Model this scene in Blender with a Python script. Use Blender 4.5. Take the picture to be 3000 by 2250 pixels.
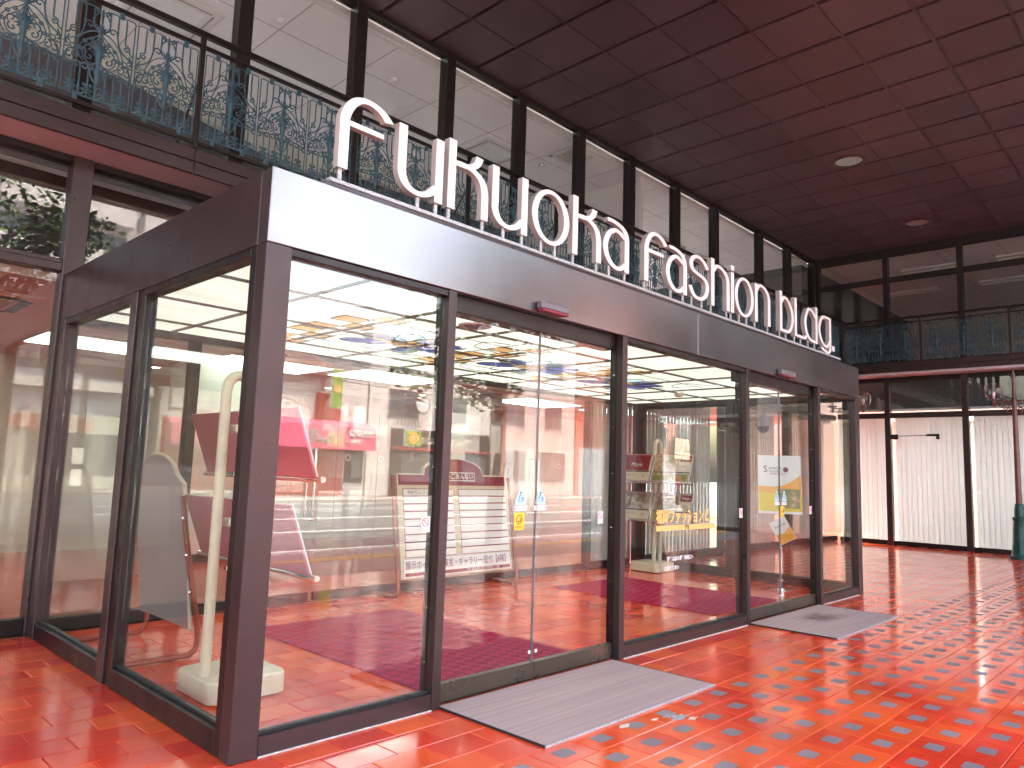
import bpy, math, random
from mathutils import Vector, Matrix
R = math.radians
random.seed(7)
sc = bpy.context.scene
for o in list(bpy.data.objects):
    bpy.data.objects.remove(o)
COL = sc.collection

# ------------------------------------------------------------------ camera
cam_d = bpy.data.cameras.new('camera')
cam = bpy.data.objects.new('camera', cam_d); COL.objects.link(cam)
CAM = Vector((-1.6598, -3.2575, 1.3345))
cam.matrix_world = Matrix.Translation(CAM) @ (Matrix.Rotation(-0.805, 4, 'Z') @ Matrix.Rotation(1.6893, 4, 'X') @ Matrix.Rotation(0.0329, 4, 'Z'))
cam_d.sensor_width = 36.0
cam_d.lens = 2168.6156 / 3000 * 36
cam_d.clip_start = 0.05
cam_d.clip_end = 800
sc.camera = cam

# ------------------------------------------------------------------ sky, sun, exposure
world = bpy.data.worlds.new('World'); sc.world = world
world.use_nodes = True
wn = world.node_tree.nodes; wl = world.node_tree.links
sky = wn.new('ShaderNodeTexSky'); sky.sky_type = 'NISHITA'; sky.sun_disc = False
SUN_EL, SUN_AZ = 70.0, 20.0             # direction the light comes from: 0 = from +y, over the building
sky.sun_elevation = R(SUN_EL); sky.sun_rotation = R(SUN_AZ)
sky.air_density = 1.6; sky.dust_density = 10.0; sky.ozone_density = 1.0
wn['Background'].inputs['Strength'].default_value = 0.15
wl.new(sky.outputs[0], wn['Background'].inputs['Color'])
sun_d = bpy.data.lights.new('sun', 'SUN'); sun = bpy.data.objects.new('sun', sun_d); COL.objects.link(sun)
sun_d.energy = 1.1; sun_d.angle = R(25); sun_d.color = (1.0, 0.96, 0.9)
sd = Vector((math.sin(R(SUN_AZ)) * math.cos(R(SUN_EL)), math.cos(R(SUN_AZ)) * math.cos(R(SUN_EL)), math.sin(R(SUN_EL))))
sun.rotation_euler = sd.to_track_quat('Z', 'Y').to_euler()
sun.location = (0, -20, 30)
sc.view_settings.view_transform = 'Standard'; sc.view_settings.look = 'None'
sc.view_settings.exposure = 4.15; sc.view_settings.gamma = 1.0
sc.view_settings.use_curve_mapping = False
cy = sc.cycles
cy.use_denoising = True
cy.use_adaptive_sampling = False
cy.denoising_prefilter = 'ACCURATE'
cy.max_bounces = 7; cy.diffuse_bounces = 3; cy.glossy_bounces = 4; cy.transparent_max_bounces = 40
cy.transmission_bounces = 6; cy.caustics_reflective = False; cy.caustics_refractive = False
cy.sample_clamp_indirect = 2.0

# ------------------------------------------------------------------ materials
MATS = {}
def srgb(r, g, b):
    f = lambda c: (c / 255 / 12.92) if c / 255 <= 0.04045 else ((c / 255 + 0.055) / 1.055) ** 2.4
    return (f(r), f(g), f(b), 1)
def mat(name, col, rough=0.5, metal=0.0, var=0.12, scale=8.0, bump=0.0, bscale=60.0, rvar=0.0, objvar=0.0, spec=0.5, stretch=(1, 1, 1), coat=0.0, world=False, huek=0.06):
    """principled surface with noise-driven colour, roughness and fine relief"""
    m = bpy.data.materials.new(name); m.use_nodes = True
    n = m.node_tree.nodes; l = m.node_tree.links; b = n['Principled BSDF']
    if len(col) == 3: col = (*col, 1)
    tc = n.new('ShaderNodeTexCoord'); mp = n.new('ShaderNodeMapping'); mp.inputs['Scale'].default_value = stretch
    gpos = n.new('ShaderNodeNewGeometry'); l.new(gpos.outputs['Position'] if world else tc.outputs['Object'], mp.inputs[0])
    no = n.new('ShaderNodeTexNoise'); no.inputs['Scale'].default_value = scale; no.inputs['Detail'].default_value = 5
    l.new(mp.outputs[0], no.inputs['Vector'])
    hsv = n.new('ShaderNodeHueSaturation'); hsv.inputs['Color'].default_value = col
    mr = n.new('ShaderNodeMapRange'); mr.inputs[1].default_value = 0.3; mr.inputs[2].default_value = 0.7
    mr.inputs[3].default_value = 1 - var; mr.inputs[4].default_value = 1 + var
    l.new(no.outputs[0], mr.inputs[0])
    val = mr.outputs[0]
    if objvar:
        oi = n.new('ShaderNodeObjectInfo'); ge = n.new('ShaderNodeNewGeometry')
        ad = n.new('ShaderNodeMath'); ad.operation = 'ADD'; l.new(oi.outputs['Random'], ad.inputs[0]); l.new(ge.outputs['Random Per Island'], ad.inputs[1])
        fr = n.new('ShaderNodeMath'); fr.operation = 'FRACT'; l.new(ad.outputs[0], fr.inputs[0])
        m2 = n.new('ShaderNodeMapRange'); m2.inputs[3].default_value = 1 - objvar; m2.inputs[4].default_value = 1 + objvar
        l.new(fr.outputs[0], m2.inputs[0])
        mu = n.new('ShaderNodeMath'); mu.operation = 'MULTIPLY'; l.new(val, mu.inputs[0]); l.new(m2.outputs[0], mu.inputs[1]); val = mu.outputs[0]
        m3 = n.new('ShaderNodeMapRange'); m3.inputs[3].default_value = 0.5 - objvar * huek; m3.inputs[4].default_value = 0.5 + objvar * huek
        l.new(fr.outputs[0], m3.inputs[0]); l.new(m3.outputs[0], hsv.inputs['Hue'])
    l.new(val, hsv.inputs['Value']); l.new(hsv.outputs[0], b.inputs['Base Color'])
    b.inputs['Metallic'].default_value = metal
    b.inputs['Specular IOR Level'].default_value = spec
    b.inputs['Coat Weight'].default_value = coat
    b.inputs['Coat Roughness'].default_value = 0.05
    if rvar:
        m4 = n.new('ShaderNodeMapRange'); m4.inputs[1].default_value = 0.3; m4.inputs[2].default_value = 0.7
        m4.inputs[3].default_value = max(0.01, rough - rvar); m4.inputs[4].default_value = rough + rvar
        n2 = n.new('ShaderNodeTexNoise'); n2.inputs['Scale'].default_value = scale * 1.7; n2.inputs['Detail'].default_value = 6
        l.new(mp.outputs[0], n2.inputs['Vector']); l.new(n2.outputs[0], m4.inputs[0]); l.new(m4.outputs[0], b.inputs['Roughness'])
    else:
        b.inputs['Roughness'].default_value = rough
    if bump:
        n3 = n.new('ShaderNodeTexNoise'); n3.inputs['Scale'].default_value = bscale; n3.inputs['Detail'].default_value = 3
        l.new(mp.outputs[0], n3.inputs['Vector'])
        bp = n.new('ShaderNodeBump'); bp.inputs['Strength'].default_value = 1.0; bp.inputs['Distance'].default_value = bump
        l.new(n3.outputs[0], bp.inputs['Height']); l.new(bp.outputs[0], b.inputs['Normal'])
    MATS[name] = m
    return m
def emit(name, col, strength, noise=0.0, nscale=3.0, stretch=(1, 1, 1)):
    m = bpy.data.materials.new(name); m.use_nodes = True
    n = m.node_tree.nodes; l = m.node_tree.links; n.remove(n['Principled BSDF'])
    e = n.new('ShaderNodeEmission'); e.inputs[0].default_value = (*col[:3], 1); e.inputs[1].default_value = strength
    l.new(e.outputs[0], n['Material Output'].inputs[0])
    if noise:
        tc = n.new('ShaderNodeTexCoord'); mp = n.new('ShaderNodeMapping'); mp.inputs['Scale'].default_value = stretch
        l.new(tc.outputs['Object'], mp.inputs[0])
        no = n.new('ShaderNodeTexNoise'); no.inputs['Scale'].default_value = nscale; no.inputs['Detail'].default_value = 6
        l.new(mp.outputs[0], no.inputs['Vector'])
        mr = n.new('ShaderNodeMapRange'); mr.inputs[1].default_value = 0.3; mr.inputs[2].default_value = 0.7
        mr.inputs[3].default_value = strength * (1 - noise); mr.inputs[4].default_value = strength * (1 + noise)
        l.new(no.outputs[0], mr.inputs[0]); l.new(mr.outputs[0], e.inputs[1])
    MATS[name] = m
    return m
def glass(name, tint=(0.93, 0.97, 0.95), f0=0.04, rough=0.0):
    """sheet glass: see-through with a Schlick mirror reflection at each of its two faces"""
    m = bpy.data.materials.new(name); m.use_nodes = True
    n = m.node_tree.nodes; l = m.node_tree.links; n.remove(n['Principled BSDF'])
    g = n.new('ShaderNodeNewGeometry')
    d = n.new('ShaderNodeVectorMath'); d.operation = 'DOT_PRODUCT'; l.new(g.outputs['Incoming'], d.inputs[0]); l.new(g.outputs['Normal'], d.inputs[1])
    a = n.new('ShaderNodeMath'); a.operation = 'ABSOLUTE'; l.new(d.outputs['Value'], a.inputs[0])
    s = n.new('ShaderNodeMath'); s.operation = 'SUBTRACT'; s.inputs[0].default_value = 1; l.new(a.outputs[0], s.inputs[1])
    p = n.new('ShaderNodeMath'); p.operation = 'POWER'; l.new(s.outputs[0], p.inputs[0]); p.inputs[1].default_value = 5
    mm = n.new('ShaderNodeMath'); mm.operation = 'MULTIPLY_ADD'; l.new(p.outputs[0], mm.inputs[0]); mm.inputs[1].default_value = 1 - f0; mm.inputs[2].default_value = f0
    t = n.new('ShaderNodeBsdfTransparent'); t.inputs[0].default_value = (*tint, 1)
    gl = n.new('ShaderNodeBsdfGlossy'); gl.inputs['Roughness'].default_value = rough
    mx = n.new('ShaderNodeMixShader'); l.new(mm.outputs[0], mx.inputs[0]); l.new(t.outputs[0], mx.inputs[1]); l.new(gl.outputs[0], mx.inputs[2])
    l.new(mx.outputs[0], n['Material Output'].inputs[0])
    MATS[name] = m
    return m

M_BROWN = mat('brown_metal', (0.050, 0.031, 0.032), 0.33, 0.40, var=0.08, scale=3, rvar=0.06)
M_FASCIA = mat('brown_fascia_metal', (0.235, 0.214, 0.220), 0.22, 0.90, var=0.05, scale=1.2, rvar=0.04, bump=0.0003, bscale=2.0)
M_DARK = mat('dark_brown_metal', (0.013, 0.0065, 0.0065), 0.38, 0.25, var=0.15, scale=4, rvar=0.08)
M_UPFRAME = mat('upper_frame_metal', (0.013, 0.007, 0.008), 0.45, 0.2, var=0.1, scale=3)
M_BRONZE = mat('bronze_rail', (0.11, 0.09, 0.07), 0.3, 0.6, var=0.05, scale=3, rvar=0.05)
M_TILE = mat('red_floor_tile', (0.74, 0.064, 0.018), 0.14, var=0.17, scale=1.7, bump=0.0009, bscale=5.0, rvar=0.08, objvar=0.13, coat=0.2, world=True, huek=0.05)
M_DOT = mat('grey_tile_square', (0.21, 0.155, 0.17), 0.42, var=0.18, scale=4, objvar=0.12, world=True)
M_GROUT = mat('grout', (0.34, 0.18, 0.15), 0.75, var=0.55, scale=2.2)
M_CEIL = mat('maroon_ceiling_panel', (0.067, 0.035, 0.043), 0.50, var=0.14, scale=0.9, rvar=0.05, objvar=0.16, world=True, huek=0.0)
M_CEILGAP = mat('ceiling_gap', (0.008, 0.004, 0.004), 0.8)
M_CEILBAR = mat('maroon_ceiling_bar', (0.045, 0.020, 0.023), 0.4, var=0.1)
M_PINK = mat('pink_soffit', (0.54, 0.47, 0.52), 0.5, var=0.06, scale=2)
M_IRON = mat('blue_iron', (0.036, 0.090, 0.125), 0.45, 0.1, var=0.25, scale=14)
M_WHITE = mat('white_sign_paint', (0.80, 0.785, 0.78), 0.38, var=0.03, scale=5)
M_LSIDE = mat('sign_letter_shaded_side', (0.44, 0.385, 0.37), 0.45, var=0.05, scale=6)  # side shading put into the colour, darker than the white fronts
M_STRIP = mat('galvanised_strip', (0.46, 0.45, 0.46), 0.5, 0.3, var=0.45, scale=90)
M_WINT = mat('white_interior', (0.72, 0.69, 0.68), 0.7, var=0.03, scale=1.5)
M_CREAM = mat('cream_wall', (0.60, 0.60, 0.51), 0.45, var=0.05, scale=1.2)
M_BEIGE = mat('beige_stone', (0.50, 0.46, 0.41), 0.75, var=0.1, scale=20, bump=0.002, bscale=70)
M_LOBCEIL = mat('lobby_ceiling', (0.58, 0.46, 0.44), 0.6, var=0.04, scale=1.5)
M_CREAMP = mat('cream_paint', (0.70, 0.62, 0.45), 0.35, var=0.08, scale=12, rvar=0.05)
M_REDTUBE = mat('red_brown_tube', (0.30, 0.07, 0.04), 0.3, 0.2, var=0.1)
M_CRIM = mat('crimson_board', (0.23, 0.012, 0.035), 0.35, var=0.06)
M_PINKB = mat('pink_board_back', (0.46, 0.14, 0.17), 0.3, var=0.06, scale=3)
M_GREYB = mat('grey_board_back', (0.36, 0.31, 0.30), 0.5, var=0.06, scale=3)
M_BOARDW = mat('white_board', (0.80, 0.80, 0.80), 0.35, var=0.03)
M_BOARDC = mat('cream_board', (0.62, 0.53, 0.40), 0.4, var=0.05)
M_INK = mat('dark_ink', (0.05, 0.03, 0.035), 0.5)
M_MAT = mat('door_mat', (0.42, 0.29, 0.27), 0.5, var=0.18, scale=5, bump=0.001, bscale=120, stretch=(0.12, 6, 1))
M_STAIN = mat('door_mat_worn', (0.16, 0.07, 0.055), 0.55, var=0.35, scale=9)
M_CARPET = None
M_CHROME = mat('chrome', (0.75, 0.75, 0.76), 0.12, 1.0, var=0.04)
M_RUBBER = mat('black_rubber', (0.012, 0.012, 0.012), 0.6)
M_GREEN = mat('green_lamp_paint', (0.012, 0.075, 0.06), 0.35, 0.1, var=0.15)
M_LAMPB = mat('brown_lamp_paint', (0.17, 0.085, 0.075), 0.4, 0.2, var=0.12)
M_BLIND = mat('blind_slat', (0.62, 0.65, 0.68), 0.65, var=0.05, scale=4)
bn = M_BLIND.node_tree.nodes; bl_ = M_BLIND.node_tree.links
tr_ = bn.new('ShaderNodeBsdfTranslucent'); tr_.inputs[0].default_value = (0.74, 0.76, 0.78, 1); mxs = bn.new('ShaderNodeMixShader'); mxs.inputs[0].default_value = 0.55
bl_.new(bn['Principled BSDF'].outputs[0], mxs.inputs[1]); bl_.new(tr_.outputs[0], mxs.inputs[2]); bl_.new(mxs.outputs[0], bn['Material Output'].inputs[0])
M_YELLOW = mat('yellow_print', (0.80, 0.60, 0.03), 0.4, var=0.03)
M_ORANGE = mat('orange_print', (0.85, 0.40, 0.06), 0.4, var=0.05)
M_GOLD = mat('gold_letter', (0.85, 0.52, 0.17), 0.4, var=0.03)
M_LBLUE = mat('pale_blue_print', (0.45, 0.70, 0.76), 0.4, var=0.03)
M_BLUE = mat('blue_print', (0.04, 0.10, 0.34), 0.4)
M_RED = mat('red_print', (0.50, 0.03, 0.03), 0.4)
M_MINT = mat('smoke_detector_plastic', (0.7, 0.68, 0.66), 0.5)
M_PLASTIC = mat('grey_plastic', (0.16, 0.15, 0.165), 0.4)
M_GLASS = glass('clear_glass', (0.95, 0.98, 0.965), 0.06)
M_UGLASS = glass('upper_glass', (0.95, 0.95, 0.95), 0.05)
M_LGLASS = glass('shop_glass', (0.92, 0.92, 0.90), 0.05)
M_GLOBE = glass('lamp_globe_glass', (0.96, 0.95, 0.95), 0.06)
M_ACRYL = glass('acrylic', (0.95, 0.97, 0.97), 0.045)
L_CEIL = emit('luminous_ceiling_glass', (1.0, 0.95, 0.80), 0.081, 0.12, 1.3, (0.6, 2.5, 1))
L_ORANGE = emit('orange_stained_glass', (1.0, 0.52, 0.20), 0.059, 0.2, 3, (0.6, 3, 1))
L_BLUE = emit('blue_stained_glass', (0.20, 0.22, 0.66), 0.032, 0.2, 3)
L_GREY = emit('grey_stained_glass', (0.42, 0.42, 0.36), 0.051, 0.2, 3)
L_WHITE = emit('white_stained_glass', (1.0, 0.99, 0.95), 0.095, 0.06, 3)
L_PALE = emit('pale_blue_stained_glass', (0.55, 0.72, 0.75), 0.079, 0.1, 3)
L_FLUO = emit('fluorescent_panel', (0.93, 1.0, 0.94), 0.387)
L_FLUO2 = emit('bright_fluorescent_panel', (1.0, 0.97, 0.95), 2.2)
L_DOWN = emit('downlight_lens', (1.0, 0.93, 0.8), 0.743)
L_DIM = emit('dim_lamp_lens', (1.0, 0.74, 0.62), 0.011, 0.3, 30)
L_SIGG = emit('green_signal', (0.05, 0.9, 0.6), 0.450)
L_SIGR = emit('red_signal', (1.0, 0.05, 0.03), 0.360)

for m_ in (L_ORANGE, L_BLUE, L_GREY, L_WHITE, L_PALE, L_SIGG, L_SIGR, L_DIM): m_.cycles.emission_sampling = 'NONE'   # small glowing pieces: found by bounces only

# ------------------------------------------------------------------ mesh helpers
class MB:
    def __init__(self): self.v = []; self.f = []; self.m = []
    def add(self, vs, fs, mi=0):
        k = len(self.v); self.v += [tuple(x) for x in vs]
        for q in fs: self.f.append(tuple(i + k for i in q)); self.m.append(mi)
        return self
    def box(self, a, b, mi=0):
        x0, y0, z0 = a; x1, y1, z1 = b
        return self.add([(x0, y0, z0), (x1, y0, z0), (x1, y1, z0), (x0, y1, z0), (x0, y0, z1), (x1, y0, z1), (x1, y1, z1), (x0, y1, z1)],
                        [(3, 2, 1, 0), (4, 5, 6, 7), (0, 1, 5, 4), (1, 2, 6, 5), (2, 3, 7, 6), (3, 0, 4, 7)], mi)
    def bevbox(self, a, b, c=0.004, mi=0):
        """box with chamfered edges (26-face hull)"""
        x0, y0, z0 = a; x1, y1, z1 = b
        c = min(c, (x1 - x0) * .45, (y1 - y0) * .45, (z1 - z0) * .45)
        V = []; idx = {}
        for sx in (0, 1):
            for sy in (0, 1):
                for sz in (0, 1):
                    X = (x0, x1)[sx]; Y = (y0, y1)[sy]; Z = (z0, z1)[sz]
                    dx = (c, -c)[sx]; dy = (c, -c)[sy]; dz = (c, -c)[sz]
                    for ax, p in ((0, (X, Y + dy, Z + dz)), (1, (X + dx, Y, Z + dz)), (2, (X + dx, Y + dy, Z))):
                        idx[sx, sy, sz, ax] = len(V); V.append(p)
        F = []
        cen = Vector(((x0 + x1) / 2, (y0 + y1) / 2, (z0 + z1) / 2))
        def face(ids):
            p = [Vector(V[i]) for i in ids]; nrm = (p[1] - p[0]).cross(p[2] - p[0])
            if nrm.dot(sum(p, Vector()) / len(p) - cen) < 0: ids = ids[::-1]
            F.append(tuple(ids))
        for s in (0, 1):
            face([idx[s, 0, 0, 0], idx[s, 1, 0, 0], idx[s, 1, 1, 0], idx[s, 0, 1, 0]])
            face([idx[0, s, 0, 1], idx[1, s, 0, 1], idx[1, s, 1, 1], idx[0, s, 1, 1]])
            face([idx[0, 0, s, 2], idx[1, 0, s, 2], idx[1, 1, s, 2], idx[0, 1, s, 2]])
            for t in (0, 1):
                face([idx[s, t, 0, 0], idx[s, t, 1, 0], idx[s, t, 1, 1], idx[s, t, 0, 1]])
                face([idx[s, 0, t, 0], idx[s, 1, t, 0], idx[s, 1, t, 2], idx[s, 0, t, 2]])
                face([idx[0, s, t, 1], idx[1, s, t, 1], idx[1, s, t, 2], idx[0, s, t, 2]])
                for u in (0, 1): face([idx[s, t, u, 0], idx[s, t, u, 1], idx[s, t, u, 2]])
        return self.add(V, F, mi)
    def tube(self, pts, r, n=8, mi=0, caps=True, closed=False, flat=None):
        pts = [Vector(p) for p in pts]; N = len(pts); rs = r if isinstance(r, (list, tuple)) else [r] * N
        up = None; rings = []; vs = []
        for i, p in enumerate(pts):
            if closed: t = pts[(i + 1) % N] - pts[i - 1]
            else: t = pts[min(i + 1, N - 1)] - pts[max(i - 1, 0)]
            if t.length < 1e-9: t = Vector((0, 0, 1))
            t.normalize()
            if up is None:
                up = Vector((0, 1, 0)) if abs(t.y) < 0.9 else Vector((1, 0, 0))
            s = t.cross(up); s = s.normalized() if s.length > 1e-6 else t.orthogonal().normalized()
            u = s.cross(t).normalized(); up = u
            a0 = math.pi / n
            for k in range(n):
                a = a0 + 2 * math.pi * k / n
                ru = rs[i] * (flat if flat else 1)
                vs.append(p + s * math.cos(a) * rs[i] + u * math.sin(a) * ru)
        fs = []
        for i in range(N if closed else N - 1):
            j = (i + 1) % N
            for k in range(n):
                fs.append((i * n + k, i * n + (k + 1) % n, j * n + (k + 1) % n, j * n + k))
        if caps and not closed:
            fs.append(tuple(range(n))[::-1]); fs.append(tuple((N - 1) * n + k for k in range(n)))
        return self.add(vs, fs, mi)
    def lathe(self, prof, c=(0, 0, 0), n=20, mi=0, rfn=None):
        vs = []; fs = []; N = len(prof)
        for i, (r, z) in enumerate(prof):
            for k in range(n):
                a = 2 * math.pi * k / n; rr = r * (rfn(a, z) if rfn else 1)
                vs.append((c[0] + rr * math.cos(a), c[1] + rr * math.sin(a), c[2] + z))
        for i in range(N - 1):
            for k in range(n):
                fs.append((i * n + k, i * n + (k + 1) % n, (i + 1) * n + (k + 1) % n, (i + 1) * n + k))
        fs.append(tuple(range(n))[::-1]); fs.append(tuple((N - 1) * n + k for k in range(n)))
        return self.add(vs, fs, mi)
    def prism(self, outline, h0, h1, axis='y', mi=0, side_mi=None):
        """closed outline in the plane across `axis`, extruded from h0 to h1"""
        P = {'y': lambda a, b, h: (a, h, b), 'x': lambda a, b, h: (h, a, b), 'z': lambda a, b, h: (a, b, h)}[axis]
        n = len(outline); area = sum(outline[i][0] * outline[(i + 1) % n][1] - outline[(i + 1) % n][0] * outline[i][1] for i in range(n))
        if area < 0: outline = outline[::-1]
        vs = [P(a, b, h0) for a, b in outline] + [P(a, b, h1) for a, b in outline]
        f0 = tuple(range(n)); f1 = tuple(range(n, 2 * n))
        flip = (axis == 'y')
        if (h1 < h0): flip = not flip
        fs = [f0 if flip else f0[::-1], f1[::-1] if flip else f1]
        self.add(vs, fs, mi)
        k = len(self.v) - 2 * n
        for i in range(n):
            j = (i + 1) % n
            q = (k + i, k + j, k + n + j, k + n + i)
            self.f.append(q[::-1] if flip else q); self.m.append(mi if side_mi is None else side_mi)
        return self
    def mesh(self, name, mats, smooth=None):
        me = bpy.data.meshes.new(name); me.from_pydata(self.v, [], self.f)
        for m in (mats if isinstance(mats, (list, tuple)) else [mats]): me.materials.append(m)
        me.polygons.foreach_set('material_index', self.m)
        me.update()
        if smooth is not None:
            me.polygons.foreach_set('use_smooth', [True] * len(me.polygons))
            try: me.set_sharp_from_angle(angle=R(smooth))
            except Exception: pass
        return me
def link(name, me, parent=None, loc=(0, 0, 0), rot=(0, 0, 0)):
    o = bpy.data.objects.new(name, me); COL.objects.link(o)
    o.parent = parent; o.location = loc; o.rotation_euler = rot
    return o
def obj(name, mb, mats, parent=None, smooth=None, loc=(0, 0, 0), rot=(0, 0, 0)):
    return link(name, mb.mesh(name, mats, smooth), parent, loc, rot)
def tag(o, label=None, cat=None, group=None, kind=None):
    if label: o['label'] = label
    if cat: o['category'] = cat
    if group: o['group'] = group
    if kind: o['kind'] = kind
    return o
def thing(name, label, cat, loc=(0, 0, 0), rz=0, group=None):
    o = bpy.data.objects.new(name, None); COL.objects.link(o); o.empty_display_size = 0.1
    o.location = loc; o.rotation_euler = (0, 0, rz)
    return tag(o, label, cat, group)
def struct(name, mb, mats, smooth=None):
    return tag(obj(name, mb, mats, None, smooth), kind='structure')
def box(name, a, b, m, parent=None, bev=0.0):
    mb = MB()
    mb.bevbox(a, b, bev) if bev else mb.box(a, b)
    return obj(name, mb, m, parent)
def copy_tree(o, parent=None):
    c = o.copy(); COL.objects.link(c); c.parent = parent
    for ch in list(o.children): copy_tree(ch, c)
    return c
def smoothline(pts, n=6, closed=False):
    """Catmull-Rom through the points"""
    P = [Vector((*p, 0)) if len(p) == 2 else Vector(p) for p in pts]; out = []; N = len(P)
    for i in range(N if closed else N - 1):
        if closed: p0, p1, p2, p3 = P[i - 1], P[i], P[(i + 1) % N], P[(i + 2) % N]
        else: p0, p1, p2, p3 = P[max(i - 1, 0)], P[i], P[i + 1], P[min(i + 2, N - 1)]
        for k in range(n):
            t = k / n
            out.append(0.5 * ((2 * p1) + (p2 - p0) * t + (2 * p0 - 5 * p1 + 4 * p2 - p3) * t * t + (3 * p1 - p0 - 3 * p2 + p3) * t ** 3))
    if not closed: out.append(P[-1])
    return [tuple(q[:len(pts[0])]) for q in out]
def text_mesh(body, size, m, align='CENTER', bold=0.0, depth=0.0, squeeze=1.0, space=1.0):
    cu = bpy.data.curves.new('t', 'FONT'); cu.body = body; cu.size = size; cu.align_x = align; cu.align_y = 'CENTER'
    cu.offset = bold; cu.extrude = depth; cu.resolution_u = 2; cu.space_character = space
    o = bpy.data.objects.new('t', cu); COL.objects.link(o); o.scale = (squeeze, 1, 1)
    bpy.context.view_layer.update()
    dg = bpy.context.evaluated_depsgraph_get()
    me = bpy.data.meshes.new_from_object(o.evaluated_get(dg))
    me.transform(Matrix.Diagonal((squeeze, 1, 1, 1)))
    bpy.data.objects.remove(o); bpy.data.curves.remove(cu)
    me.materials.clear(); me.materials.append(m)
    return me
def text(name, body, size, m, parent, loc, rot=(R(90), 0, 0), **k):
    return link(name, text_mesh(body, size, m, **k), parent, loc, rot)

# ==================================================================== SETTING
W, D, ZB, ZT = 8.025, 3.36, 2.40, 2.779      # entrance box: width, depth, glass height, top
TX, TY = 0.303, 0.203
WX = 16.4                                    # face of the far wing
YE = -4.7                                    # outer edge of the tiled portico

# ---- floor of red tiles
base = MB().box((-9, YE, -0.2), (WX + 0.2, D + 0.02, -0.012))
floor = struct('floor', base, M_GROUT)
def tile_mesh(dot):
    mb = MB(); hx = TX / 2 - 0.0022; hy = TY / 2 - 0.0022; c = 0.003
    top = [(-hx + c, -hy + c, 0), (hx - c, -hy + c, 0), (hx - c, hy - c, 0), (-hx + c, hy - c, 0)]
    low = [(-hx, -hy, -0.004), (hx, -hy, -0.004), (hx, hy, -0.004), (-hx, hy, -0.004)]
    bot = [(x, y, -0.012) for x, y, z in low]
    V = bot + low + top
    F = []
    for i in range(4):
        j = (i + 1) % 4
        F += [(i, j, 4 + j, 4 + i), (4 + i, 4 + j, 8 + j, 8 + i)]
    mb.add(V, F)
    if not dot:
        mb.add(top, [(0, 1, 2, 3)])
    else:
        dx, dy, r = 0.056, 0.042, 0.016
        ring = []
        for sx, sy, a0 in ((1, 1, 0), (-1, 1, 90), (-1, -1, 180), (1, -1, 270)):
            for k in range(4):
                a = R(a0 + 30 * k); ring.append((sx * (dx - r) + r * math.cos(a), sy * (dy - r) + r * math.sin(a), 0.0006))
        outer = [top[2], top[3], top[0], top[1]]
        V = outer + ring
        F = []
        for q in range(4):
            for k in range(3): F.append((q, 4 + q * 4 + k + 1, 4 + q * 4 + k))
            nq = (q + 1) % 4
            F.append((q, nq, 4 + nq * 4, 4 + q * 4 + 3))
        mb.add([(x, y, 0) for x, y, z in V], [f if True else f for f in F])
        mb.add(ring, [tuple(range(16))], 1)
    return mb
T_PLAIN, T_DOT = tile_mesh(False), tile_mesh(True)
# join shared corners so that each tile is one island, and wind every top face upward
for t in (T_PLAIN, T_DOT):
    key = {}; newv = []; remap = []
    for i, v in enumerate(t.v):
        k = (round(v[0], 5), round(v[1], 5), round(v[2], 5))
        if k not in key: key[k] = len(newv); newv.append(v)
        remap.append(key[k])
    t.v = newv; t.f = [tuple(remap[q] for q in f) for f in t.f]
for t in (T_PLAIN, T_DOT):
    for i, f in enumerate(t.f):
        p = [Vector(t.v[k]) for k in f]; nn = (p[1] - p[0]).cross(p[2] - p[0])
        if nn.z < -1e-9: t.f[i] = f[::-1]
ME_PLAIN, ME_DOT = T_PLAIN.mesh('tile', [M_TILE, M_DOT]), T_DOT.mesh('dotted_tile', [M_TILE, M_DOT])
fwd = Vector((math.sin(0.805), math.cos(0.805), 0))
tiles = []
j = -19
while -0.779 + TY * j < D:
    y0 = -0.779 + TY * j; yc = y0 + TY / 2
    ph = 0.196 if j % 2 else 0.0445
    i = -31
    while ph + TX * i < WX:
        xc = ph + TX * (i + 0.5)
        d = Vector((xc, yc, 0)) - CAM; depth = d.x * fwd.x + d.y * fwd.y; lat = d.x * fwd.y - d.y * fwd.x
        seen = depth > 0.6 and abs(lat) < depth * 0.74 + 0.3
        if seen: seen = 1.55 / depth < 0.66
        if xc < WX - 0.05 and yc < D - 0.06 and yc > YE + 0.05:
            # the box of the entrance hides nothing: glass; far tiles are small
            score = (1 / depth ** 3) if seen else 0
            tiles.append((score, xc, yc, j < 0))
        i += 1
    j += 1
tiles.sort(reverse=True)
rest = MB()
for k, (s, x, y, dot) in enumerate(tiles):
    tilt = (random.gauss(0, R(0.09)), random.gauss(0, R(0.09)), 0)
    if k < 300:
        link('tile', ME_DOT if dot else ME_PLAIN, floor, (x, y, random.uniform(-0.0004, 0.0004)), tilt)
    else:
        src = T_DOT if dot else T_PLAIN
        kx, ky = tilt[1], tilt[0]
        kk = len(rest.v)
        rest.v += [(x + vx, y + vy, vz - vx * kx + vy * ky) for vx, vy, vz in src.v]
        rest.f += [tuple(q + kk for q in f) for f in src.f]; rest.m += src.m
tag(obj('tile', rest, [M_TILE, M_DOT], floor), kind='stuff')

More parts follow.
